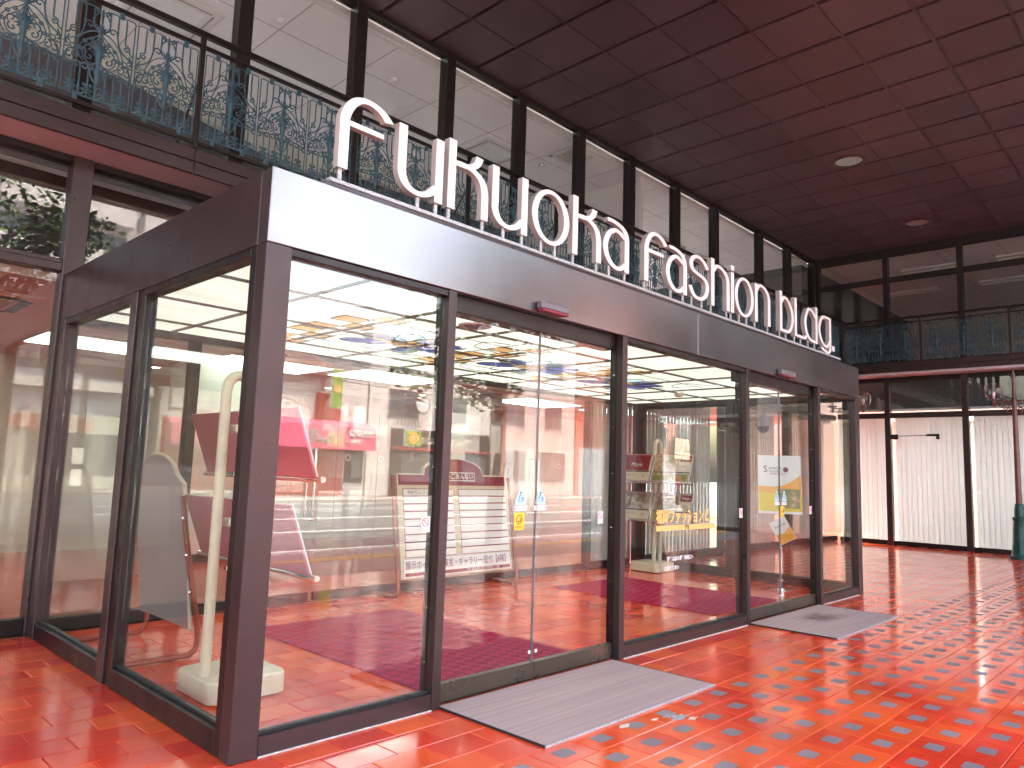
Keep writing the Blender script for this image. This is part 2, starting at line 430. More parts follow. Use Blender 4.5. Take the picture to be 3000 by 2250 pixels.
# ---- ceiling of the portico: maroon panels, dark gaps one way, raised bars the other
ZC, CP = 6.81, 0.806
CX0, CY0 = 3.96, 3.03
YW = 3.82                                     # upper window wall
CE = -5.0                                     # outer edge of the ceiling
ceil = struct('ceiling', MB().box((-9, CE - 0.5, ZC + 0.05), (WX + 0.3, YW + 0.3, ZC + 0.25)), M_CEILGAP)
pm = MB().bevbox((-CP / 2 + 0.026, -CP / 2 + 0.012, -0.03), (CP / 2 - 0.026, CP / 2 - 0.012, 0.03), 0.006).mesh('ceiling_panel', M_CEIL)
ylines = [CY0 - CP * 0.9963 * k for k in range(-1, 11)]
lights_at = [(10.9, 1.05), (14.85, 1.06)]
for b in range(len(ylines)):
    yc = ylines[b] - CP / 2
    for a in range(-16, 16):
        xc = CX0 + CP * (a + 0.5)
        if xc - CP / 2 > WX - 0.1 or yc < CE: continue
        if yc + CP / 2 > YW + 0.1 and yc > YW: continue
        if xc < -6: continue
        link('ceiling_panel', pm, ceil, (xc, yc, ZC + random.uniform(-0.003, 0.003)), (random.gauss(0, R(0.15)), random.gauss(0, R(0.15)), 0))
for b, y in enumerate(ylines):
    if CE < y < YW: box('ceiling_bar', (-9, y - 0.014, ZC - 0.034), (WX, y + 0.011, ZC + 0.02), M_CEILBAR, ceil)

# ---- ground outside: pavement, kerb, road, markings
M_ASPH = mat('asphalt', (0.085, 0.085, 0.09), 0.85, var=0.2, scale=3, bump=0.002, bscale=90)
M_PAVE = mat('pavement_slabs', (0.30, 0.255, 0.25), 0.8, var=0.14, scale=4, bump=0.001, bscale=50)
M_LINE = mat('road_paint', (0.78, 0.78, 0.76), 0.6, var=0.12, scale=9)
M_YLINE = mat('yellow_tactile', (0.66, 0.40, 0.06), 0.65, var=0.12, scale=12)
struct('ground', MB().box((-300, -300, -0.6), (300, 300, -0.25)), M_ASPH)
struct('pavement', MB().box((-80, -6.9, -0.24), (120, YE, -0.004)), M_PAVE)
struct('kerb', MB().bevbox((-80, -7.05, -0.24), (120, -6.9, 0.0), 0.015), M_BEIGE)
struct('road', MB().box((-80, -23.4, -0.24), (120, -7.05, -0.13)), M_ASPH)
struct('tactile_strip', MB().box((-80, -6.2, -0.01), (120, -5.9, 0.004)), M_YLINE)
mk = MB()
for y in (-8.2, -11.5, -15.1, -19.1, -22.3): mk.box((-80, y - 0.075, -0.14), (120, y + 0.075, -0.126))
struct('road_marking', mk, M_LINE)
cw = MB()
for k in range(12): cw.box((44 + k * 0.9, -22.9, -0.14), (44.45 + k * 0.9, -7.6, -0.1255))
struct('crosswalk', cw, M_LINE)
struct('far_pavement', MB().bevbox((-80, -30, -0.24), (120, -23.4, -0.02), 0.02), M_PAVE)

# ==================================================================== MAIN BUILDING
# ---- left / upper ground-floor glazing on the plane y = D
gw = thing('shopfront_glazing', 'brown-framed ground floor glazing behind and left of the glass entrance box', 'glass wall', (0, D, 0))
for x in (-6.6, -3.3, -0.018):
    box('post', (x, -0.06, 0), (x + 0.155, 0.1, 3.76), M_BROWN, gw, 0.006)
for x0, x1 in ((-6.445, -3.3), (-3.145, -0.018)):
    box('sill', (x0, -0.035, 0), (x1, 0.07, 0.12), M_DARK, gw, 0.004)
    box('transom', (x0, -0.05, 2.80), (x1, 0.08, 2.868), M_BROWN, gw, 0.006)
    box('glazing_bead', (x0, -0.03, 2.868), (x1, 0.07, 2.905), M_BROWN, gw, 0.004)
    box('pane', (x0, 0.0, 0.12), (x1, 0.008, 2.80), M_LGLASS, gw)
for x0, x1 in ((-6.445, -3.3), (-3.145, -0.018), (0.137, 2.7), (2.84, 5.4), (5.54, 8.1), (8.24, 10.8), (10.94, WX - 0.1)):
    box('upper_pane', (x0, 0.0, 2.905), (x1, 0.008, 3.70), M_UGLASS, gw)
    box('head', (x0, -0.05, 3.70), (x1, 0.08, 3.757), M_DARK, gw, 0.005)
for x in (2.7, 5.4, 8.1, 10.8, 13.6):
    box('post', (x, -0.06, 0 if x > 8 else 2.78), (x + 0.14, 0.1, 3.76), M_BROWN, gw, 0.006)
for x0, x1 in ((8.24, 10.8), (10.94, 13.6), (13.74, WX - 0.1)):
    box('sill', (x0, -0.035, 0), (x1, 0.07, 0.12), M_DARK, gw, 0.004)
    box('pane', (x0, 0.0, 0.12), (x1, 0.008, 2.80), M_LGLASS, gw)
    box('transom', (x0, -0.05, 2.80), (x1, 0.08, 2.905), M_BROWN, gw, 0.006)
box('head_infill', (0.137, -0.02, 2.76), (8.1, 0.05, 2.905), M_DARK, gw)

# ---- lobby behind
M_LFLOOR = bpy.data.materials.new('lobby_floor_tiles'); M_LFLOOR.use_nodes = True
n = M_LFLOOR.node_tree.nodes; l = M_LFLOOR.node_tree.links
tc = n.new('ShaderNodeTexCoord'); bt = n.new('ShaderNodeTexBrick')
bt.inputs['Color1'].default_value = (0.55, 0.055, 0.018, 1); bt.inputs['Color2'].default_value = (0.48, 0.045, 0.016, 1); bt.inputs['Mortar'].default_value = (0.26, 0.12, 0.1, 1)
bt.inputs['Scale'].default_value = 1.0; bt.inputs['Brick Width'].default_value = TX; bt.inputs['Row Height'].default_value = TY; bt.inputs['Mortar Size'].default_value = 0.003
l.new(tc.outputs['Object'], bt.inputs['Vector']); l.new(bt.outputs[0], n['Principled BSDF'].inputs['Base Color']); n['Principled BSDF'].inputs['Roughness'].default_value = 0.16
ZLC = 2.74
struct('lobby_floor', MB().box((-9, D + 0.02, -0.2), (WX + 6, 11, 0.0)), M_LFLOOR)
struct('lobby_ceiling', MB().box((-9, D + 0.09, ZLC), (WX - 0.1, 11, ZLC + 0.12)), M_LOBCEIL)
struct('lobby_wall', MB().box((-9, 9.0, 0), (WX, 9.2, ZLC)).box((-9.2, D, 0), (-9, 11, 3.7)), M_CREAM)
pw = MB()
for k in range(26):
    x = -8.9 + k * 0.95
    pw.box((x, 8.97, 0.1), (x + 0.94, 9.0, ZLC - 0.35))
wp = struct('wall_panelling', pw, M_CREAM)
struct('plenum_shade_sheet', MB().box((-9, D + 0.5, ZLC + 0.12), (WX - 0.1, D + 0.6, 3.75)), M_UPFRAME)  # dark sheet added as the shade of the void above the ceiling
# pillars in the lobby
for k, (x, y, lab) in enumerate(((-0.75, 5.6, 'cream pillar with metal switch plates seen through the left shop window'), (3.0, 7.2, 'cream pillar in the lobby behind the information board'), (7.5, 6.6, 'cream pillar in the lobby behind the far menu stand'))):
    c = thing('pillar', lab, 'pillar', (x, y, 0))
    box('shaft', (-0.45, -0.4, 0.1), (0.45, 0.4, ZLC), M_CREAM, c, 0.01)
    box('plinth', (-0.46, -0.41, 0), (0.46, 0.41, 0.1), M_DARK, c)
    for z in (0.5, 1.05, 1.6, 2.15): box('panel_joint', (-0.452, -0.402, z), (0.452, 0.402, z + 0.006), M_BEIGE, c)
    if k == 0:
        for z in (1.05, 1.27): box('switch_plate', (0.02, -0.412, z), (0.13, -0.40, z + 0.17), M_CHROME, c, 0.004)
for x, y, w, lab in ((5.2, 6.0, 1.5, 'white fluorescent ceiling panel in the lobby behind the right sliding door'), (1.3, 6.65, 1.35, 'white fluorescent ceiling panel in the lobby behind the left side glass'), (1.25, 4.0, 0.75, 'white fluorescent ceiling panel just inside the lobby behind the corner post'), (3.4, 6.4, 1.5, 'white fluorescent ceiling panel above the information board'), (9.3, 6.6, 1.6, 'white fluorescent ceiling panel above the far menu stand'), (-2.4, 6.6, 1.4, 'white fluorescent ceiling panel behind the left shop window'), (11.6, 6.2, 1.6, 'white fluorescent panel added to brighten the lobby beyond the entrance box'), (14.2, 6.2, 1.6, 'white fluorescent panel added to brighten the lobby next to the far wing')):  # last two panels are added to brighten the glazing right of the entrance
    t = thing('ceiling_light', lab, 'ceiling light', (x, y, ZLC), 0, 'fluorescent panels in the lobby')
    box('frame', (-w / 2 - 0.02, -0.52, -0.02), (w / 2 + 0.02, 0.52, -0.002), M_WINT, t)
    box('diffuser', (-w / 2, -0.5, -0.03), (w / 2, 0.5, -0.021), L_FLUO, t)
dl = MB().lathe([(0.08, 0), (0.08, -0.012), (0.062, -0.012)], n=16).mesh('rim', M_WINT)
dl2 = MB().lathe([(0.06, -0.0125), (0.055, -0.018)], n=16).mesh('lens', L_DOWN)
for k, (x, y) in enumerate(((1.9, 5.2), (4.4, 5.2), (6.2, 5.1), (7.2, 7.6), (2.6, 8.3), (5.6, 8.3), (9.6, 5.2), (0.4, 8.2))):
    t = thing('downlight', 'small round lit downlight in the pink lobby ceiling', 'downlight', (x, y, ZLC - 0.001), 0, 'downlights in the lobby ceiling')
    link('rim', dl, t); link('lens', dl2, t)
def cassette(name, label, loc, m1, rz=0, s=0.95):
    t = thing(name, label, 'air conditioner', loc, rz, 'ceiling air conditioners')
    mb = MB(); h = s / 2
    prof = [(h, 0), (h, -0.02), (h * 0.93, -0.035), (h * 0.62, -0.04)]
    o = [(sx * r, sy * r) for r, z in prof for sx, sy in ((-1, -1), (1, -1), (1, 1), (-1, 1))]
    vs = [(o[i][0], o[i][1], prof[i // 4][1]) for i in range(16)]
    fs = [(a * 4 + k, a * 4 + (k + 1) % 4, a * 4 + 4 + (k + 1) % 4, a * 4 + 4 + k) for a in range(3) for k in range(4)]
    mb.add(vs, [f[::-1] for f in fs])
    obj('cover', mb, m1, t)
    box('grille', (-h * 0.62, -h * 0.62, -0.039), (h * 0.62, h * 0.62, -0.03), mat(name + '_grille', (0.30, 0.26, 0.22), 0.6) if m1 is not M_WINT else M_BOARDW, t)
    for k in range(9 if m1 is not M_WINT else 0):
        y = -h * 0.5 + k * h * 0.125
        box('grille_bar', (-h * 0.55, y, -0.046), (h * 0.55, y + 0.02, -0.0395), m1, t)
    for a in range(4):
        lb = MB().box((-h * 0.72, -h * (0.86 if m1 is not M_WINT else 0.80), -0.047), (h * 0.72, -h * (0.70 if m1 is not M_WINT else 0.76), -0.041))
        obj('louvre', lb, M_DARK if m1 is not M_WINT else M_GREYB, t, rot=(0, 0, a * math.pi / 2))
    return t
cassette('ceiling_cassette', 'square ceiling air conditioner behind the left ground floor window', (-0.36, 4.72, ZLC), M_LOBCEIL)
# inner entrance screen on the back of the vestibule
iw = thing('inner_door_screen', 'dark-framed inner glass doors at the back of the glass entrance box', 'door screen', (0, D, 0))
for x in (1.06, 6.81): box('post', (x, -0.05, 0), (x + 0.085, 0.06, ZB + 0.02), M_DARK, iw, 0.005)
box('head', (0.14, -0.05, ZB + 0.0), (W - 0.14, 0.06, ZB + 0.06), M_BROWN, iw, 0.004)
for x0, x1 in ((0.14, 1.06), (6.895, W - 0.14)):
    box('sill', (x0, -0.035, 0), (x1, 0.05, 0.10), M_DARK, iw, 0.004)
    box('pane', (x0, 0, 0.10), (x1, 0.01, ZB), M_GLASS, iw)
for x0, x1 in ((1.145, 2.40), (2.46, 3.9), (3.96, 5.75), (5.80, 6.81)):
    d = box('door_leaf', (x0, -0.005, 0.09), (x1, 0.006, ZB), M_GLASS, iw)
    box('bottom_rail', (x0, -0.02, 0.01), (x1, 0.02, 0.09), M_DARK, d)
for x in (2.36, 5.70):
    for s in (-1, 1):
        mb = MB().tube([(x, s * 0.01, 0.80), (x, s * 0.07, 0.80), (x, s * 0.075, 0.83), (x, s * 0.075, 1.47), (x, s * 0.07, 1.5), (x, s * 0.01, 1.5)], 0.014)
        obj('pull_handle', mb, M_CHROME, iw, 50)
for x in (2.78, 3.2, 5.2, 6.2):
    mb = MB().tube([(x + 0.032 * math.cos(a * math.pi / 8), -0.009, 1.43 + 0.032 * math.sin(a * math.pi / 8)) for a in range(16)], 0.005, 6, closed=True)
    obj('round_sticker', mb, M_WHITE, iw, 50)
# blinds behind the glazing right of the inner doors
def blinds(label, origin, length, along, z0, z1, pitch=0.115):
    t = thing('vertical_blind', label, 'blind', origin)
    k = int(length / pitch)
    if along == 'x':
        me = MB().bevbox((-pitch * 0.525, -0.004, z0), (pitch * 0.525, 0.004, z1), 0.003).mesh('slat', M_BLIND)
    else:
        me = MB().bevbox((-0.004, -pitch * 0.525, z0), (0.004, pitch * 0.525, z1), 0.003).mesh('slat', M_BLIND)
    for q in range(k):
        p = (q + 0.5) * pitch
        a = R(7 + random.uniform(-3, 3))
        link('slat', me, t, (p, 0, 0) if along == 'x' else (0, p, 0), (0, 0, a))
    if along == 'x': box('head_rail', (0, -0.03, z1 + 0.003), (length, 0.03, z1 + 0.045), M_WINT, t)
    else: box('head_rail', (-0.03, 0, z1 + 0.003), (0.03, length, z1 + 0.045), M_WINT, t)
    return t
blinds('pale vertical blind behind the right end of the inner door screen', (6.95, D + 0.18, 0), 1.33, 'x', 0.05, 2.6)
blinds('pale vertical blind behind the glazing just right of the entrance box', (8.3, D + 0.18, 0), 2.5, 'x', 0.05, 2.7)
blinds('pale vertical blind behind the main facade midway to the far wing', (11.0, D + 0.18, 0), 2.5, 'x', 0.05, 2.7)
blinds('pale vertical blind behind the main facade next to the far wing', (13.8, D + 0.18, 0), 2.4, 'x', 0.05, 2.7)

# ---- balcony slab with two-band fascia and pink soffit (main side and wing side)
ZS, YB, XB = 3.76, 2.90, WX - 0.46
bal = thing('balcony', 'long balcony edge with brown metal fascia and pink soffit above the entrance', 'balcony', (0, YB, ZS))
box('soffit', (-9, 0.012, 0.0), (WX, D - YB + 0.2, 0.02), M_PINK, bal)
segs = [(-9, -5.6), (-5.6, -2.42), (-2.42, 0.775), (0.775, 3.95), (3.95, 7.12), (7.12, 10.3), (10.3, 13.5), (13.5, XB)]
for x0, x1 in segs:
    box('lower_fascia', (x0 + 0.003, 0, -0.006), (x1 - 0.003, 0.03, 0.10), M_BROWN, bal, 0.004)
    box('upper_fascia', (x0 + 0.003, 0, 0.106), (x1 - 0.003, 0.03, 0.215), M_BROWN, bal, 0.004)
box('slab', (-9, 0.031, 0.021), (WX + 0.3, YW - YB, 0.20), M_DARK, bal)
wbal = thing('balcony', 'short balcony edge with thin pink soffit on the far right wing', 'balcony', (XB, 0, ZS))
box('soffit', (0.012, -9, 0.0), (WX - XB + 0.1, YB, 0.02), M_PINK, wbal)
box('edge_strip', (-0.004, -9, -0.006), (0.014, YB, 0.05), M_PINK, wbal, 0.003)
for y0, y1 in ((-9, -5.9), (-5.9, -3.8), (-3.8, -0.28), (-0.28, YB)):
    box('lower_fascia', (0, y0 + 0.003, 0.052), (0.03, y1 - 0.003, 0.16), M_BROWN, wbal, 0.004)
    box('upper_fascia', (0, y0 + 0.003, 0.166), (0.03, y1 - 0.003, 0.275), M_BROWN, wbal, 0.004)
box('slab', (0.031, -9, 0.021), (WX - XB + 0.3, YB, 0.19), M_DARK, wbal)

# ---- wrought iron panel
def iron_panel():
    mb = MB()
    T = 0.0064
    def st(pts, r=T, n=5, sm=True):
        p = smoothline(pts, 4) if sm and len(pts) > 2 else pts
        mb.tube([(a, 0, b) for a, b in p], r, n)
    def spiral(cx, cz, r0, r1, a0, a1, r=T, lead=None):
        N = max(8, int(abs(a1 - a0) / 28)); pts = []
        for k in range(N + 1):
            t = k / N; a = R(a0 + (a1 - a0) * t); q = r0 + (r1 - r0) * t ** 0.8
            pts.append((cx + q * math.cos(a), cz + q * math.sin(a)))
        if lead: pts = smoothline(lead + [pts[0]], 4)[:-1] + pts
        mb.tube([(a, 0, b) for a, b in pts], r, 5)
        e = pts[-1]; mb.lathe([(0.0, -0.007), (0.007, 0), (0.0, 0.007)], (e[0], 0, e[1]), 5)
    def ring(cx, cz, q, r=T):
        mb.tube([(cx + q * math.cos(2 * math.pi * k / 10), 0, cz + q * math.sin(2 * math.pi * k / 10)) for k in range(10)], r, 5, closed=True)
    def leaf(x0, z0, a, L, w, curl=0.0):
        """a pointed cast leaf with a ridge, growing from x0,z0 at angle a"""
        pts = []; N = 5; ax = R(a)
        vs = []
        for k in range(N + 1):
            t = k / N; th = ax + R(curl) * t
            cx = x0 + L * t * math.cos(ax + R(curl) * t * 0.5); cz = z0 + L * t * math.sin(ax + R(curl) * t * 0.5)
            ww = w * math.sin(math.pi * (0.12 + 0.88 * t)) * (1 if t < 1 else 0)
            nx, nz = -math.sin(th), math.cos(th)
            vs += [(cx - nx * ww, 0.002, cz - nz * ww), (cx, -0.006, cz), (cx + nx * ww, 0.002, cz + nz * ww), (cx, 0.006, cz)]
        fs = [(i * 4 + k, i * 4 + (k + 1) % 4, i * 4 + 4 + (k + 1) % 4, i * 4 + 4 + k) for i in range(N) for k in range(4)]
        mb.add(vs, fs)
    H = 0.752; E = 0.243
    for s in (-1, 1):
        S = lambda pts: [(s * a, b) for a, b in pts]
        m = (lambda a: a) if s > 0 else (lambda a: 180 - a)
        st(S([(E, 0), (E, H - 0.03)]), 0.005, sm=False)
        # rounded shoulders along the top
        for u0, u1, low in ((0.058, 0.118, 0.60), (0.118, 0.179, 0.56), (0.179, E, 0.0)):
            st(S([(u0, H), (u1 - 0.018, H), (u1 - 0.004, H - 0.006), (u1, H - 0.025)]), 0.005)
            if low: st(S([(u1, H - 0.025), (u1, low)]), sm=False)
        st(S([(0.058, H), (0.058, 0.63)]), sm=False)
        st(S([(0.012, H - 0.02), (0.035, H - 0.015), (0.058, H)]), 0.006)
        spiral(s * 0.032, H - 0.02, 0.02, 0.007, m(90), m(-260))
        # bar ends: scrolls and drops
        spiral(s * 0.19, 0.505, 0.030, 0.008, m(110), m(-330), lead=S([(0.179, 0.56), (0.180, 0.545)]))
        st(S([(0.118, 0.60), (0.121, 0.56), (0.135, 0.50), (0.165, 0.455), (0.21, 0.425), (E, 0.41)]))
        mb.lathe([(0, -0.012), (0.011, 0), (0, 0.012)], (s * 0.118, 0, 0.615), 6)
        spiral(s * 0.082, 0.595, 0.036, 0.010, m(-20), m(330), lead=S([(0.118, 0.56), (0.119, 0.58)]))
        st(S([(0.02, 0.56), (0.05, 0.60), (0.06, 0.65), (0.04, 0.70), (0.018, 0.715)]))
        # big sweeping arcs with rings between
        st(S([(0.006, 0.555), (0.06, 0.548), (0.115, 0.505), (0.150, 0.45), (0.168, 0.40), (0.172, 0.355)]), 0.005)
        st(S([(0.006, 0.545), (0.035, 0.51), (0.08, 0.475), (0.118, 0.435), (0.140, 0.395), (0.146, 0.35), (0.135, 0.31), (0.11, 0.285)]), 0.0048)
        st(S([(0.012, 0.52), (0.03, 0.475), (0.07, 0.44), (0.105, 0.40), (0.118, 0.36), (0.108, 0.315), (0.075, 0.285), (0.04, 0.285)]), 0.0048)
        ring(s * 0.062, 0.478, 0.011); ring(s * 0.108, 0.444, 0.012); ring(s * 0.131, 0.374, 0.011)
        ring(s * 0.188, 0.373, 0.019, 0.005); ring(s * 0.155, 0.373, 0.010)
        for q in ((0.205, 0.395, 40), (0.207, 0.36, -30), (0.215, 0.377, 5)):
            leaf(s * q[0], q[1], m(q[2]), 0.04, 0.008, 30 if s > 0 else -30)
        # scrolls around the middle fan
        spiral(s * 0.078, 0.40, 0.036, 0.010, m(-60), m(260)); spiral(s * 0.07, 0.335, 0.034, 0.009, m(60), m(-260))
        spiral(s * 0.16, 0.305, 0.034, 0.010, m(80), m(-270)); spiral(s * 0.205, 0.29, 0.030, 0.009, m(100), m(-180))
        st(S([(0.16, 0.34), (0.20, 0.345), (0.226, 0.31), (0.232, 0.26), (0.215, 0.225), (0.19, 0.228)]))
        spiral(s * 0.095, 0.24, 0.032, 0.009, m(80), m(360)); spiral(s * 0.150, 0.235, 0.026, 0.008, m(100), m(-200))
        spiral(s * 0.045, 0.262, 0.026, 0.008, m(-90), m(240))
        st(S([(0.018, 0.30), (0.05, 0.27), (0.085, 0.272), (0.121, 0.255), (0.15, 0.262), (0.179, 0.25), (E, 0.235)]))
        st(S([(E, 0.46), (0.222, 0.47), (0.212, 0.49)])); st(S([(E, 0.20), (0.22, 0.205), (0.208, 0.225)]))
        st(S([(0.215, 0.45), (0.235, 0.40), (0.225, 0.375)]))
        # lower bars with fleur feet
        for u in (0.061, 0.121, 0.179):
            st(S([(u, 0), (u, 0.25)]), sm=False)
        for u in (0.061, 0.179):
            leaf(s * u, 0.05, 90, 0.055, 0.011)
            for q in (-1, 1):
                spiral(s * u + q * 0.02, 0.10, 0.014, 0.006, 0 if q < 0 else 180, (0 if q < 0 else 180) + q * 300)
                spiral(s * u + q * 0.028, 0.06, 0.016, 0.006, 60 if q < 0 else 120, (60 if q < 0 else 120) + q * 280)
                st([(s * u, 0.05), (s * u + q * 0.03, 0.022), (s * u + q * 0.056, 0.008)])
        mb.lathe([(0.004, 0.0), (0.010, 0.01), (0.006, 0.03), (0.012, 0.05), (0.010, 0.075), (0.004, 0.09)], (s * 0.121, 0, 0.0), 6)
        # cast fans in the middle
        for a in (12, 34, 56, 76): leaf(s * 0.004, 0.405, m(a), 0.085 - 0.012 * abs(56 - a) / 44, 0.0125, 14 if s > 0 else -14)
        for a in (20, 48, 74): leaf(s * 0.003, 0.565, m(a), 0.062, 0.0075, 10 if s > 0 else -10)
        for a in (-10, -38): leaf(s * 0.004, 0.395, m(a), 0.06, 0.010, -20 if s > 0 else 20)
        leaf(s * 0.006, 0.20, m(60), 0.05, 0.013, 20 if s > 0 else -20); leaf(s * 0.006, 0.235, m(15), 0.05, 0.013)
        st(S([(0.010, 0.13), (0.040, 0.17), (0.052, 0.215), (0.040, 0.24)]))
    leaf(0, 0.40, 90, 0.15, 0.016); leaf(0, 0.565, 90, 0.085, 0.010)
    mb.lathe([(0.010, 0), (0.013, 0.04), (0.009, 0.085), (0.019, 0.10), (0.010, 0.115), (0.010, 0.15), (0.019, 0.17), (0.024, 0.22), (0.017, 0.27), (0.020, 0.30), (0.026, 0.35), (0.030, 0.39), (0.018, 0.42), (0.010, 0.45), (0.013, 0.50), (0.008, 0.54), (0.013, 0.56), (0.007, 0.60), (0.009, 0.68), (0.012, 0.70), (0.007, H)], (0, 0, 0), 8)
    mb.box((-E, -0.006, -0.006), (E, 0.006, 0.006))
    for u in (-0.14, 0.14):
        mb.box((u - 0.016, -0.012, H - 0.012), (u + 0.016, 0.012, H + 0.04)); mb.box((u - 0.016, -0.012, -0.05), (u + 0.016, 0.012, 0.008))
    return mb.mesh('iron_panel', M_IRON)
PANEL = iron_panel()
ZP = 4.103
def railing(label, group_axis, start, end, posts, panels, fixed):
    t = thing('railing', label, 'railing', (0, 0, 0))
    def bx(n, a0, a1, d, z0, z1, m, bev=0.004):
        if group_axis == 'x': return box(n, (a0, fixed - d, z0), (a1, fixed + d, z1), m, t, bev)
        return box(n, (fixed - d, a0, z0), (fixed + d, a1, z1), m, t, bev)
    bx('handrail', start, end, 0.032, 4.998, 5.045, M_DARK, 0.008)
    bx('top_rail', start, end, 0.018, 4.893, 4.925, M_DARK)
    bx('bottom_rail', start, end, 0.018, 4.022, 4.056, M_DARK)
    for p in posts: bx('post', p - 0.02, p + 0.02, 0.022, 3.985, 5.0, M_DARK)
    for p in posts[1::1]:
        if group_axis == 'x': obj('brace', MB().tube([(p, fixed + 0.02, 4.62), (p, fixed + 0.55, 3.97)], 0.010, 6), M_DARK, t)
    for p in panels:
        link('iron_panel', PANEL, t, (p, fixed, ZP) if group_axis == 'x' else (fixed, p, ZP), (0, 0, 0 if group_axis == 'x' else R(90)))
    return t
posts = [0.773 + 1.58 * k for k in range(-4, 10)]
panels = [p + 0.28 + 0.51 * q for p in posts for q in range(3)]
railing('dark balcony railing with blue scrolled ironwork behind the white sign letters', 'x', -6, XB + 0.03, [p for p in posts if p < XB], [p for p in panels if p < XB - 0.2], YB + 0.03)
wposts = [-0.28 + 1.64 * k for k in range(-4, 2)]
railing('dark balcony railing with blue scrolled ironwork on the far right wing', 'y', -7, YB, [p for p in wposts if p < YB], [p + 0.31 + 0.51 * q for p in wposts for q in range(3) if p + 0.31 + 0.51 * q < YB - 0.2], XB + 0.03)

# ---- upper window wall
uw = thing('window_wall', 'tall upper floor windows with dark mullions behind the balcony', 'window wall', (0, YW, 0))
mull = [-4.2, -2.7, -1.3, 0.11, 1.51, 2.90, 4.30, 5.68, 7.07, 8.45, 9.92, 11.38, 13.37, 14.83, WX - 0.08]
for x in mull:
    box('mullion', (x - 0.075, -0.07, 3.97), (x + 0.075, 0.09, ZC + 0.02), M_UPFRAME, uw, 0.006)
for a, b in zip(mull, mull[1:]):
    box('pane', (a + 0.075, 0.0, 4.02), (b - 0.075, 0.01, 6.72), M_UGLASS, uw)
    box('head', (a + 0.075, -0.05, 6.72), (b - 0.075, 0.08, ZC + 0.02), M_UPFRAME, uw, 0.005)
    box('sill', (a + 0.075, -0.05, 3.965), (b - 0.075, 0.08, 4.02), M_UPFRAME, uw, 0.005)
    box('blind_box', (a + 0.02, 0.10, 6.62), (b - 0.02, 0.19, 6.72), M_WINT, uw, 0.01)
# upper room
M_CTILE = bpy.data.materials.new('upper_ceiling_tiles'); M_CTILE.use_nodes = True
n = M_CTILE.node_tree.nodes; l = M_CTILE.node_tree.links
tc = n.new('ShaderNodeTexCoord'); bt = n.new('ShaderNodeTexBrick'); bt.offset = 0
bt.inputs['Color1'].default_value = (0.88, 0.85, 0.86, 1); bt.inputs['Color2'].default_value = (0.85, 0.82, 0.83, 1); bt.inputs['Mortar'].default_value = (0.45, 0.40, 0.40, 1)
bt.inputs['Scale'].default_value = 1; bt.inputs['Brick Width'].default_value = 1.2; bt.inputs['Row Height'].default_value = 1.2; bt.inputs['Mortar Size'].default_value = 0.012; bt.inputs['Mortar Smooth'].default_value = 0.6
wv = n.new('ShaderNodeTexWave'); wv.inputs['Scale'].default_value = 18; l.new(tc.outputs['Object'], wv.inputs[0])
mx = n.new('ShaderNodeMix'); mx.data_type = 'RGBA'; mx.blend_type = 'MULTIPLY'; mx.inputs[0].default_value = 0.08
l.new(tc.outputs['Object'], bt.inputs['Vector']); l.new(bt.outputs[0], mx.inputs['A']); l.new(wv.outputs[0], mx.inputs['B']); l.new(mx.outputs['Result'], n['Principled BSDF'].inputs['Base Color']); n['Principled BSDF'].inputs['Roughness'].default_value = 0.8
struct('upper_ceiling', MB().box((-6, YW + 0.10, 6.625), (WX - 0.05, 12, 6.7)), M_CTILE)
struct('upper_floor', MB().box((-6, YW + 0.02, 3.80), (WX - 0.05, 12, 3.965)), mat('upper_floor_vinyl', (0.72, 0.70, 0.68), 0.5))
M_SLATE = mat('slate_upper_wall', (0.10, 0.10, 0.11), 0.7)
struct('upper_wall', MB().box((-6, 9.6, 3.965), (WX - 0.45, 9.8, 4.05)).box((-6, 9.6, 6.1), (WX - 0.45, 9.8, 6.625)).box((WX - 0.45, YW + 0.12, 3.965), (WX + 0.06, 9.8, 6.7)), M_SLATE)
rwin = thing('added_rear_windows', 'row of unseen windows added at the rear to daylight the upper room', 'window wall', (0, 9.7, 0))  # unseen windows added so that daylight brightens the upper ceiling
for k in range(14):
    x = -6 + k * 1.6
    if x > WX - 2: break
    box('mullion', (x - 0.05, -0.06, 4.05), (x + 0.05, 0.06, 6.1), M_UPFRAME, rwin)
    box('pane', (x + 0.05, 0, 4.05), (x + 1.55, 0.01, 6.1), M_UGLASS, rwin)
bh = thing('curved_bulkhead', 'curved cream cornice over a dark valance inside the upper room', 'bulkhead', (0, 0, 0))
cv = smoothline([(-5.9, 6.6), (-2.0, 6.75), (0.9, 6.75), (1.6, 6.85), (2.6, 7.15), (3.5, 7.45), (4.3, 7.65), (4.75, 7.55), (5.1, 7.15), (5.7, 7.1), (8.9, 7.1)], 4)
def curve_wall(name, off, z0, z1, m):
    n_ = len(cv); o = [(x, y - off) for x, y in cv] + [(x, y + 0.25) for x, y in cv[::-1]]
    obj(name, MB().prism(o, z0, z1, 'z'), m, bh, 30)
curve_wall('cornice', 0.0, 6.30, 6.6245, M_CREAM); curve_wall('moulding', 0.04, 6.27, 6.299, M_CREAM); curve_wall('moulding', 0.03, 6.42, 6.45, M_CREAM)
curve_wall('backdrop', -0.10, 5.25, 6.269, mat('slate_backdrop', (0.085, 0.085, 0.095), 0.6))  # added dark sheet in place of the recess, cut short to admit daylight
rm = box('room_partition', (8.95, YW + 0.12, 3.966), (9.05, 11.5, 6.62), M_WINT); tag(rm, 'white partition wall inside the upper room behind the windows', 'partition')
cassette('ceiling_cassette', 'white ceiling air conditioner behind the upper windows above the corner', (1.35, 5.45, 6.624), M_WINT, 0, 0.95)
